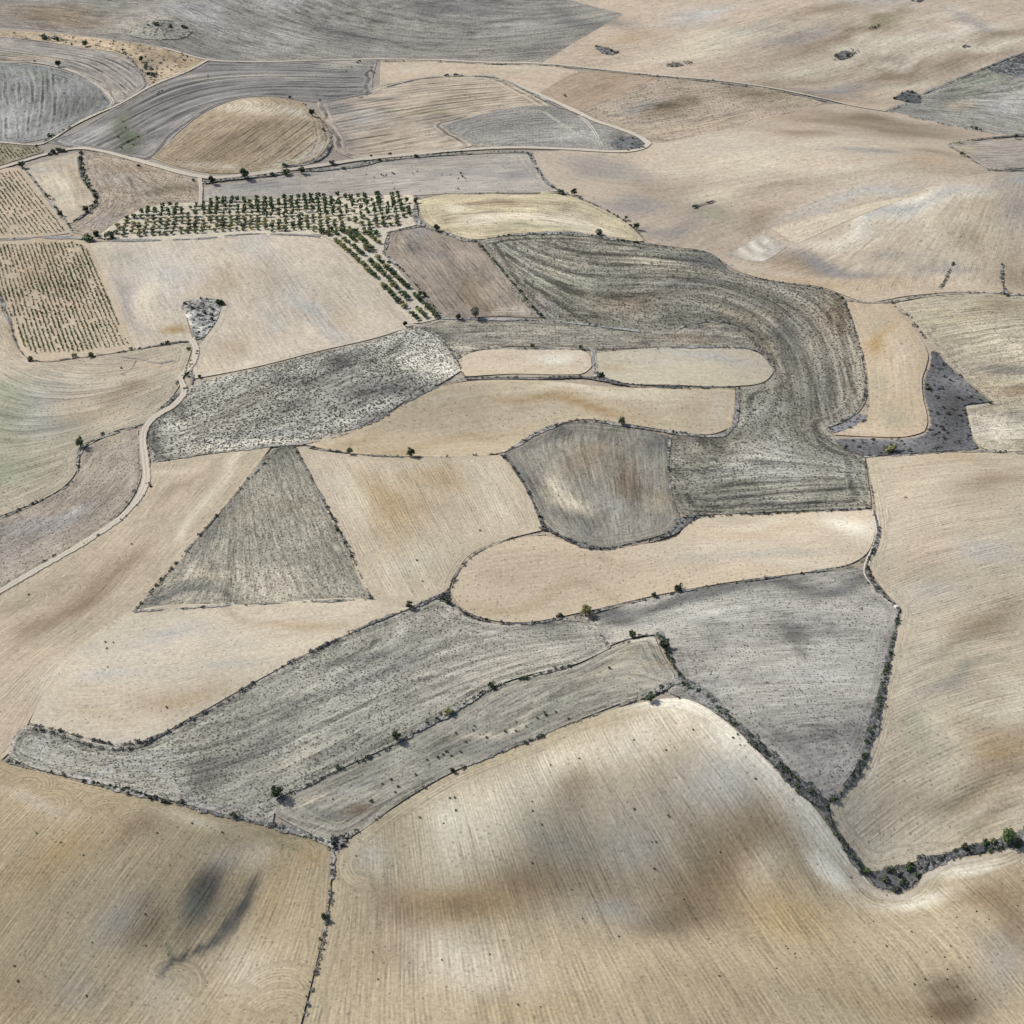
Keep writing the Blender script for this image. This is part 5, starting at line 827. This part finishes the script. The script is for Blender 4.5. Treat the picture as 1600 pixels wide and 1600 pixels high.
SHRUBS = [
 (70,60,15,'grey','wide grey green bush, leftmost on the sandy bank at the top left'), (89,63,11,'dark','dark bush next to the wide grey green one on the sandy bank'),
 (195,83,6,'grey','small grey bush midway along the sandy bank'), (78,213,13,'grey','grey bush at the fork above the small left vineyard'),
 (54,96,5,'dark','tiny bush left of the lone tree over the left oval field'), (57,229,7,'dark','dark bush on the top edge of the small left vineyard'),
 (425,274,10,'grey','greyish bush right of the largest roadside tree'), (447,272,15,'green','green bush left of the upright roadside tree'),
 (444,259,10,'green','bush on the pale lower rim of the brown hill'), (519,256,13,'grey','pair of bushes on the far verge of the curved road'),
 (536,264,8,'dark','dark bush on the near verge of the curved road'), (569,253,8,'grey','brownish bush further along the near road verge'),
 (593,251,8,'dark','dark upright bush on the near road verge'), (580,244,6,'green','small green bush on the far verge of the curved road'),
 (609,241,7,'green','green bush last on the far verge of the curved road'), (650,245,10,'green','rounded green bush on the road verge below the dune-like field'),
 (700,239,5,'dark','tiny dark bush on the road verge under the weedy wedge'), (721,237,5,'grey','tiny brown bush on the road verge under the weedy wedge'),
 (505,203,8,'dark','dark bush half way down the ditch right of the brown hill'), (453,153,7,'dark','dark bush on the crest of the brown hill'),
 (500,157,5,'green','small green bush where the striped field ends'), (936,366,16,'dark','low wide dark bush on the scrub band under the yellowish field'),
 (875,303,15,'dark','low flat dark bush at the top of the yellowish field'), (1084,324,8,'dark','dark bush at the left of the short scrub row in the vast field'),
 (883,150,6,'dark','tiny dark bush inside the small brown triangle'), (1114,126,4,'dark','tiny bush on the straight top track'),
 (138,375,21,'green','low broad green bush at the top corner of the large vineyard'), (172,371,21,'dark','big dark bush at the left tip of the orchard'),
 (152,368,15,'dark','dark bush left of the big one at the left tip of the orchard'), (160,678,8,'grey','small bush on the hedge bank nearer the farm road'),
 (117,557,10,'green','green bush on the ditch under the vineyard, left of a pair'), (142,557,13,'dark','dark wide bush on the ditch under the vineyard, right of a pair'),
 (205,546,9,'dark','dark bush at the lower right corner of the large vineyard'), (48,563,14,'dark','flat dark bush at the lower left corner of the large vineyard'),
 (262,537,10,'dark','bush on the ditch left of the end of the farm road'), (295,546,9,'green','green bush against the bend of the farm road'),
 (344,475,18,'green','green bushes on the right corner of the triangular scrub islet'), (320,490,8,'dark','dark bush in the middle of the triangular scrub islet'),
 (330,492,8,'dark','dark bush right of the middle of the triangular scrub islet'), (331,500,9,'dark','dark bush on the right side low in the triangular scrub islet'),
 (309,492,6,'dark','small dark bush left of the middle of the triangular scrub islet'), (301,482,7,'dark','small dark bush at the upper left of the triangular scrub islet'),
 (289,475,7,'dark','small dark bush at the left corner of the triangular scrub islet'), (312,589,8,'dark','dark bush at the left tip of the pale combed field'),
 (293,586,11,'dark','dark bush by the S-bend of the farm road'), (235,760,6,'green','small green bush right of the farm road in the middle'),
 (387,748,5,'green','small green bush half way up the left side of the triangle field'), (309,834,4,'dark','tiny bush low on the left side of the triangle field'),
 (660,462,17,'dark','long dark bush on the ditch right of the slanting orchard rows'), (608,410,8,'green','small green bush on the winding ditch by the orchard'),
 (490,700,9,'grey','small grey bush near the top of the triangle field'), (525,706,6,'grey','tiny bush between two on the ditch under the banana field'),
 (739,711,4,'dark','tiny dark bush at the right of the ditch under the banana field'), (938,590,17,'dark','dark spreading bush in the stony scrub band'),
 (1392,707,29,'olive','broad olive shrub on the foot of the slate scrub'), (1450,608,13,'dark','low dark bush on the left side of the slate scrub'),
 (1448,601,7,'green','small green bush just over the low dark one in the slate scrub'), (1547,630,8,'green','green bush at the right corner of the slate scrub'),
 (1316,466,9,'green','dark green bush at the top of the upright tan field'), (1352,607,4,'dark','tiny bush on the left bank of the upright tan field'),
 (1351,568,4,'olive','tiny reddish bush higher on the left bank of the upright tan field'), (1489,412,6,'dark','dark bush heading the left broken scrub row'),
 (1574,462,9,'grey','grey bush at the foot of the right broken scrub row'), (527,829,9,'dark','dark bush on the right side of the triangle field'),
 (525,815,6,'dark','small bush just above the one on the right side of the triangle field'), (700,941,12,'dark','dark bush in the scrub knot by the rounded long field'),
 (760,969,8,'dark','small dark bush on the ditch under the rounded long field'), (725,961,5,'dark','tiny bush on the ditch at the left of the rounded long field'),
 (768,1075,17,'dark','low dark bush on the upper furrow bank'), (702,1113,20,'olive','low olive bush in the middle of the furrow bank'),
 (527,1199,11,'dark','dark bush low on the furrow bank'), (820,1060,13,'green','low green bush near the right end of the furrow bank'),
 (1059,920,18,'dark','oval dark green bush on the ditch over the cool grey field'), (1150,910,6,'dark','tiny dark bush on the ditch over the cool grey field'),
 (1062,1091,4,'dark','tiny bush at the crest of the huge bottom field'), (1370,917,6,'dark','dark bush on the right bank of the narrow track'),
 (1356,911,6,'dark','dark bush on the left bank of the narrow track'), (1320,1329,6,'dark','dark bush on the lower part of the thick hedge'),
 (366,1275,13,'dark','dark low bush at the right end of the bottom left bushy bank'), (500,1468,8,'dark','dark bush below the tree on the narrow bottom ditch'),
 (484,1534,4,'dark','tiny bush low on the narrow bottom ditch'), (478,1557,5,'dark','small bush lowest on the narrow bottom ditch'),
 (1390,1362,20,'dark','large dark bush at the top left of the thicket in the hollow'), (1420,1356,20,'green','large green bush at the top of the thicket in the hollow'),
 (1384,1376,18,'dark','dark bush at the lower left of the thicket in the hollow'), (1411,1380,20,'dark','dark bush at the lower right of the thicket in the hollow'),
 (1400,1391,17,'grey','grey bush lowest in the thicket in the hollow'), (1432,1368,15,'dark','dark bush at the right side of the thicket in the hollow'),
 (1355,1362,13,'green','green bush at the left side of the thicket in the hollow'), (1402,1366,16,'grey','grey bush in the heart of the thicket in the hollow'),
 (1386,1399,4,'dark','tiny bush on bare soil just below the thicket'), (1538,1318,16,'green','green bush left in the clump at the lower right edge'),
 (1552,1317,16,'olive','olive bush in the clump at the lower right edge'), (1562,1326,17,'grey','grey bush low in the clump at the lower right edge'),
 (1590,1322,16,'green','green bush right in the clump at the lower right edge'), (1545,1329,12,'dark','small dark bush at the foot of the clump at the lower right edge'),
 (875,963,14,'grey','grey bush on the ditch left of the bushy olive tree'), (190,575,5,'grey','tiny bush below the vineyard ditch'),
 (302,282,6,'green','small green bush left of the road junction below the brown hill'), (216,259,7,'green','small green bush under the road above the brown rough field')]
for px, py, wd, k, lab in SHRUBS: shrub(px, py, wd, lab, k)
def row(pts, label, group, kinds=('dark',)):
    for i, (px, py, wd) in enumerate(pts): shrub(px, py, wd, label, kinds[i % len(kinds)], group)
row([(232,117,9),(236,108,8),(239,119,12),(227,107,8),(229,103,7),(244,116,7)], 'dark bush in the clump at the lower end of the sandy bank, top left', 'bushes clumped at the end of the sandy bank', ('dark','grey'))
row([(244,39,10),(232,40,5),(266,42,8),(286,43,9),(291,44,6)], 'dark bush on the low domed islet, top left', 'bushes on the domed islet', ('green','dark'))
row([(83,239,12),(91,236,12),(99,236,9),(77,241,7)], 'dark hedge bush beside the dirt road above the shield shaped field', 'roadside hedge bushes', ('dark',))
row([(127,240,9),(125,249,9),(129,264,9),(132,272,8),(136,279,10),(140,288,9),(146,300,9),(149,308,11),(149,317,9),(143,323,9),(126,247,8),(130,257,7)], 'dark bush in the curved hedge right of the shield shaped field', 'curved hedge bushes', ('dark','dark','green'))
row([(77,306,5),(84,312,5),(88,325,6),(107,351,7)], 'little dark bush on the line left of the shield shaped field', 'bushes on the dark line', ('dark',))
row([(100,1211,7),(80,1206,5),(132,1219,5),(147,1223,8),(153,1225,8),(160,1228,9),(172,1228,8),(180,1231,9),(192,1235,9),(198,1232,8),(206,1236,8),(212,1239,9),(220,1240,9),(227,1243,8),(234,1248,11),(243,1245,9),(256,1253,12),(265,1254,9),(284,1252,9),(360,1272,6)], 'dark round bush in the row on the bank above the bottom left ploughed field', 'bushes on the bottom left bank', ('dark','dark','grey'))
row([(741,1134,5),(739,1141,5),(712,1145,5),(789,1142,6),(760,1152,5),(727,1159,5),(697,1174,6),(692,1179,5),(684,1183,6),(720,1175,5),(705,1181,5),(850,1112,4),(853,1117,6),(868,1112,5),(888,1123,5),(840,1122,5),(806,1128,4),(806,1142,5),(822,1135,4),(952,1044,6),(667,1187,5),(611,1218,6),(597,1225,5),(622,1229,6),(617,1238,5),(580,1252,7),(520,1249,4),(650,1210,6)], 'small dark bush scattered in the greenish grey field', 'bushes scattered in the greenish grey field', ('dark',))
row([(596,273,4),(599,275,4),(603,274,4),(613,270,4),(615,272,4),(572,272,3),(585,277,3),(720,271,5),(722,276,5),(716,279,4),(727,279,4),(652,268,4),(645,271,3),(704,273,3),(690,274,3),(716,295,4),(616,295,3)], 'tiny dark bush scattered in the violet grey strip', 'bushes scattered in the violet grey strip', ('dark',))
row([(932,73,6),(955,80,7),(948,84,4),(965,82,4)], 'dark bush on the longish leftmost islet of the top right slope', 'bushes on the longish islet', ('dark',))
row([(1324,87,7),(1310,90,4)], 'dark bush on the leaf shaped islet', 'bushes on the leaf shaped islet', ('dark',))
row([(1398,154,7),(1425,145,8),(1436,152,8),(1418,158,7)], 'dark bush on the triangular islet near the right grey field', 'bushes on the triangular islet', ('dark','grey'))
row([(1518,200,7),(1524,202,9),(1532,203,6)], 'dark bush on the lower border of the right grey field', 'bushes on the right grey field border', ('dark',))
row([(100,146,4),(253,142,4),(246,147,4),(248,144,4),(228,141,3),(325,119,3),(192,190,4),(196,200,4),(185,215,5),(200,222,5),(190,232,5),(208,226,4),(216,214,4)], 'tiny dark bush among the contour furrows left of the brown hill', 'bushes among the contour furrows', ('dark','green'))
row([(558,98,5),(562,96,5),(581,112,5),(585,114,4),(549,105,4),(541,111,3)], 'tiny dark bush at the right end of the contour striped field', 'bushes at the end of the striped field', ('dark',))
# dark clods and thistles standing in the bottom fields
spk = [(831,1252),(832,1267),(846,1288),(991,1264),(1018,1315),(1025,1315),(1043,1273),(1045,1275),(1125,1331),(1022,1357),(1069,1405),(967,1463),(910,1435),(831,1348),(893,1390),(1107,1467),(1124,1525),(809,1570),(845,1573),(1180,1217),(1365,1439),(1424,1456),(1385,1478),(1228,1478),(1231,1482),(1242,1490),(1495,1433),(1545,1436),(1526,1424),(1485,1478),(1476,1495),(1480,1514),(1512,1496),(1515,1511),(1495,1542),(1446,1530),(1429,1538),(1480,1530),(1524,1562),(1213,1513),(1455,1588),(1590,1415),(690,1500),(765,1491),(590,1530),(582,1487),(556,1337),(693,1286),(712,1266),(656,1277),(703,1247),(711,1246),(1329,1371),(144,1473),(227,1428),(245,1301),(95,1316),(28,1533),(135,1556),(227,1477),(130,1336),(57,1302),(22,1509),(300,1286),(347,1300),(1083,1140),(1152,1147),(1145,1153),(990,1156),(1156,1164),(860,1195),(905,1185),(167,1013),(177,1004),(165,1003),(206,850),(45,929),(660,908),(750,829),(651,875),(1040,1172),(168,1042),(260,1105)]
for px, py in spk: shrub(px, py, random.uniform(3.2, 5.2), 'lone dark thistle clump on bare ploughed soil of a tan field', 'dark', 'thistle clumps on the bare fields', hs=.8)

# ---- orchard
def gvec(a, b):
    xa, ya, _ = at(*a, BASE); xb, yb, _ = at(*b, BASE); return np.array([float(xa), float(ya)]), np.array([float(xb-xa), float(yb-ya)])
def to_px(x, y, z):
    dz = z-H0; yc = y*sp_+dz*cp; zc = y*cp-dz*sp_; return 800+FPX*x/zc, 800-FPX*yc/zc
orch_poly = np.array([(176,362),(183,350),(205,338),(240,326),(262,320),(300,324),(312,318),(360,312),(420,310),(500,309),(560,307),(618,305),(640,308),(646,330),(651,352),(600,358),(590,368),(505,366),(480,361),(350,364),(250,369),(190,370)], float)
o0, cdir = gvec((445,312), (447,362)); cdir /= np.hypot(*cdir); rdir = np.array([cdir[1], -cdir[0]])*-1
if rdir[0] < 0: rdir = -rdir
trees = []
for i in range(-80, 80):
    for j in range(-3, 18):
        g_ = o0+rdir*i*4.35+cdir*j*5.7+rng.normal(0, .3, 2); X_, Y_ = to_px(g_[0], g_[1], float(height(g_[0], g_[1])))
        if inside(orch_poly, np.array([X_]), np.array([Y_]))[0] and rng.uniform() > .10+(.12 if X_ > 520 else 0):
            edge = Y_ < 325 and X_ > 330
            k = 'dark' if (edge and rng.uniform() < .75) else rng.choice(['olive', 'yellow', 'green', 'dark'], p=[.34, .2, .24, .22])
            trees.append((g_, k, rng.uniform(2.9, 4.1)*(1.15 if k == 'dark' else 1.), Y_))
for (a, b, gaps) in [((503,361),(656,504),[.1,.62,.9]), ((518,360),(668,499),[.38,.6,.84]), ((535,361),(685,498),[.22,.33,.74,.85]), ((552,363),(586,396),[]), ((571,363),(595,383),[.4]), ((586,364),(598,374),[])]:
    p0, d = gvec(a, b); L = np.hypot(*d); n = int(L/3.4)
    for q in range(n):
        f = q/n
        if any(abs(f-gp) < .022 for gp in gaps) or rng.uniform() < .05: continue
        g_ = p0+d*f+rng.normal(0, .25, 2); Y_ = a[1]+(b[1]-a[1])*f
        k = rng.choice(['dark', 'green', 'olive', 'yellow'], p=[.32, .42, .2, .06]); trees.append((g_, k, rng.uniform(3.3, 4.6), 370+Y_*.1))
trees.sort(key=lambda t: -t[3])
for g_, k, s, Y_ in trees[:300]:
    low = Y_ > 395
    lab = {'dark': 'dark green', 'green': 'mid green', 'olive': 'olive green', 'yellow': 'yellowish'}[k]
    tree(0, 0, 0, '%s orchard tree %s' % (lab, 'in the slanting rows below the main block' if low else 'in the wide orchard block'), k, 'orchard trees, %s, %s' % (lab, 'slanting rows' if low else 'main block'), 'orchard_tree', ORCH, random.uniform(.46, .58), tuple(g_), s*1.18, 'orchard tree')
rest = trees[300:]
if len(rest) > 3:
    P = np.array([[t[0][0], t[0][1], float(height(*t[0]))+.4] for t in rest]); S = np.array([t[2] for t in rest])
    bases = []
    for me in ORCH['dark'][:2]+ORCH['olive'][:2]:
        v = np.zeros(len(me.vertices)*3, np.float32); me.vertices.foreach_get('co', v)
        f = np.zeros(len(me.loops), np.int32); me.loops.foreach_get('vertex_index', f); bases.append((v.reshape(-1, 3), f.reshape(-1, 4)))
    merge('orchard_trees', 'farthest orchard trees along the back of the orchard block', 'orchard trees', P, S, M_LEAF['green'], bases, .9)

# ---- vineyards
def vines(poly, a, b, row_m, step_m, gaps, top_dense=None):
    p0, d = gvec(a, b); d /= np.hypot(*d); nrm = np.array([-d[1], d[0]]); out = []
    for i in range(-60, 60):
        for j in range(-90, 90):
            g_ = p0+nrm*i*row_m+d*(j*step_m)+rng.normal(0, .13, 2); X_, Y_ = to_px(g_[0], g_[1], float(height(g_[0], g_[1])))
            if X_ < -30 or X_ > 240 or not inside(poly, np.array([X_]), np.array([Y_]))[0]: continue
            hole = vnoise(np.array([g_[0]/7]), np.array([g_[1]/9]), 31)[0]
            if rng.uniform() < gaps+(.5 if hole > .74 else 0): continue
            out.append((g_[0], g_[1], rng.uniform(1.2, 1.75)*(.75+.5*vnoise(np.array([g_[0]/12]), np.array([g_[1]/12]), 33)[0]), Y_))
    return out
PB = np.array([(-60,385),(0,384),(110,379),(133,385),(170,462),(203,538),(130,549),(55,553),(40,545),(26,512),(0,462),(-60,420)], float)
PA = np.array([(-60,285),(0,270),(28,266),(52,296),(76,330),(103,362),(60,366),(0,368),(-60,372)], float)
PC = np.array([(-60,228),(0,228),(55,232),(64,237),(0,253),(-60,268)], float)
vb = vines(PB, (138,381), (207,537), 2.3, 2.1, .08); va = vines(PA, (26,266), (103,364), 2.6, 2.3, .12); vc = vines(PC, (26,266), (103,364), 2.6, 3., .3)
allv = sorted(vb, key=lambda t: -t[3])
for i, (x, y, s, Y_) in enumerate(allv[:300]):
    o = bpy.data.objects.new('vine_bush', VINE[i % 3]); C.objects.link(o); o.location = (x, y, float(height(x, y))+.2); o.scale = (s, s, s*.8); o.rotation_euler.z = random.uniform(0, 6.28)
    tag(o, 'low green vine bush in the nearest rows of the large vineyard', 'vine', 'vines in the nearest rows of the large vineyard')
def get_base(me):
    v = np.zeros(len(me.vertices)*3, np.float32); me.vertices.foreach_get('co', v)
    f = np.zeros(len(me.loops), np.int32); me.loops.foreach_get('vertex_index', f); return (v.reshape(-1, 3), f.reshape(-1, 4))
VB = [get_base(m) for m in VINE]
for vv, lab in ((allv[300:], 'rows of low vines over the rest of the large vineyard'), (va, 'rows of low vines in the vineyard above the large one'), (vc, 'ragged vines of the small brown vineyard')):
    P = np.array([[t[0], t[1], float(height(t[0], t[1]))+.2] for t in vv]); S = np.array([t[2] for t in vv])
    merge('vine_rows', lab, 'vines', P, S, M_LEAF['vine'], VB, .8)

# ================================================================== CARS, CHALK HEAP
def paint(name, c, rough=.3, metal=0.):
    T = NT(name); T.b.inputs['Base Color'].default_value = tuple(c)+(1,); T.b.inputs['Roughness'].default_value = rough
    T.b.inputs['Metallic'].default_value = metal; T.b.inputs['Specular IOR Level'].default_value = .5; return T.m
M_GLASS = paint('car_glass', (.02, .024, .03), .08); M_TYRE = paint('tyre_rubber', (.02, .02, .02), .8); M_RIM = paint('wheel_rim', (.4, .4, .42), .3, .8)
def loft(name, secs, mat, parent):
    V, F = [], []; k = len(secs[0][1])
    for x, pr in secs: V += [(x, y, z) for y, z in pr]
    for i in range(len(secs)-1):
        for j in range(k): F.append((i*k+j, i*k+(j+1) % k, (i+1)*k+(j+1) % k, (i+1)*k+j))
    F.append(tuple(range(k))[::-1]); F.append(tuple((len(secs)-1)*k+j for j in range(k)))
    return mesh_obj(name, V, F, mat, parent, False)
def car(px, py, rz, label, colr):
    x, y, z = at(px, py, .2); r = bpy.data.objects.new('parked_car', None); C.objects.link(r); r.location = (float(x), float(y), float(z)); r.rotation_euler.z = rz
    tag(r, label, 'car'); bm = paint('car_paint', colr)
    def pr(w_, z0, z1, t): return [(-w_, z0), (w_, z0), (w_, (z0+z1)*.55), (w_*t, z1), (-w_*t, z1), (-w_, (z0+z1)*.55)]
    loft('body', [(-2.15, pr(.78, .35, .75, .92)), (-2.0, pr(.86, .26, .95, .9)), (-1.1, pr(.88, .24, 1.0, .92)), (.75, pr(.88, .24, .98, .92)), (1.85, pr(.85, .26, .78, .88)), (2.12, pr(.72, .34, .62, .9))], bm, r)
    loft('cabin', [(-1.75, pr(.74, .94, 1.02, .92)), (-1.2, pr(.76, .94, 1.42, .78)), (.1, pr(.76, .94, 1.46, .78)), (1.0, pr(.74, .92, 1.0, .9))], M_GLASS, r)
    loft('roof', [(-1.25, [(-.58, 1.42), (.58, 1.42), (.58, 1.47), (-.58, 1.47)]), (.15, [(-.58, 1.45), (.58, 1.45), (.58, 1.50), (-.58, 1.50)])], bm, r)
    for sx in (-1.3, 1.3):
        for sy in (-.8, .8):
            V, F = [], []
            for s_ in (-.1, .1):
                for j in range(16): V.append((sx+.32*math.cos(j*.3927), sy+s_, .32+.32*math.sin(j*.3927)))
            for j in range(16): F.append((j, (j+1) % 16, 16+(j+1) % 16, 16+j))
            F.append(tuple(range(16))[::-1]); F.append(tuple(range(16, 32))); wh = mesh_obj('wheel', V, F, M_TYRE, r, False)
            V = [(sx+.19*math.cos(j*.7854), sy*1.135, .32+.19*math.sin(j*.7854)) for j in range(8)]+[(sx, sy*1.15, .32)]
            mesh_obj('rim', V, [(j, (j+1) % 8, 8) for j in range(8)], M_RIM, wh, False)
    for sy in (-.6, .6):
        loft('headlight', [(2.02, [(sy-.16, .56), (sy+.16, .56), (sy+.16, .68), (sy-.16, .68)]), (2.15, [(sy-.14, .56), (sy+.14, .56), (sy+.14, .66), (sy-.14, .66)])], M_RIM, r)
    return r
car(697.5, 118.3, math.radians(172), 'dark parked car, left of the two on the field edge at the top', (.03, .033, .04))
car(712.5, 117.6, math.radians(5), 'dark parked car, right of the two on the field edge at the top', (.022, .022, .025))
def heap(px, py, rm, hm, name, label, cat, cols):
    x, y, z = at(px, py, BASE); V = [(0, 0, hm)]; F = []; r = np.random.default_rng(5); T = NT(name+'_stone')
    geo = T.n('ShaderNodeNewGeometry').outputs['Position']; T.put(T.b.inputs['Base Color'], T.mix(T.ramp(T.noise(geo, 1.2, 3, .7), .35, .65), cols[0], cols[1]))
    for k in range(1, 6):
        for j in range(20):
            a = j*.31416; q = k/5; rr = rm*q*(1+r.uniform(-.1, .1)); V.append((rr*math.cos(a), rr*math.sin(a)*.9, hm*(1-q**1.5)*r.uniform(.75, 1.15)-.25*q))
    for j in range(20): F.append((0, 1+j, 1+(j+1) % 20))
    for k in range(4):
        for j in range(20): a = 1+k*20+j; b = 1+k*20+(j+1) % 20; F.append((a, a+20, b+20, b))
    o = mesh_obj(name, V, F, T.m); o.location = (float(x), float(y), float(z)); tag(o, label, cat); return o
heap(1401, 947.5, 1.35, .5, 'chalk_heap', 'small white chalk heap at the corner of the narrow track', 'chalk heap', ((.5, .49, .46), (.72, .71, .68)))
heap(1142, 414, 1.5, .5, 'stone_heap', 'small grey stone heap by the chalk scribbled plot', 'stone heap', ((.16, .18, .18), (.42, .45, .44)))
heap(1415, 777, 1.0, .5, 'earth_heap', 'small rust brown earth heap in the right tan field', 'earth heap', ((.12, .07, .04), (.28, .19, .12)))
heap(527, 1331, .9, .45, 'boulder_heap', 'pale boulder heap at the top of the narrow bottom ditch', 'boulder heap', ((.35, .31, .27), (.55, .50, .45)))
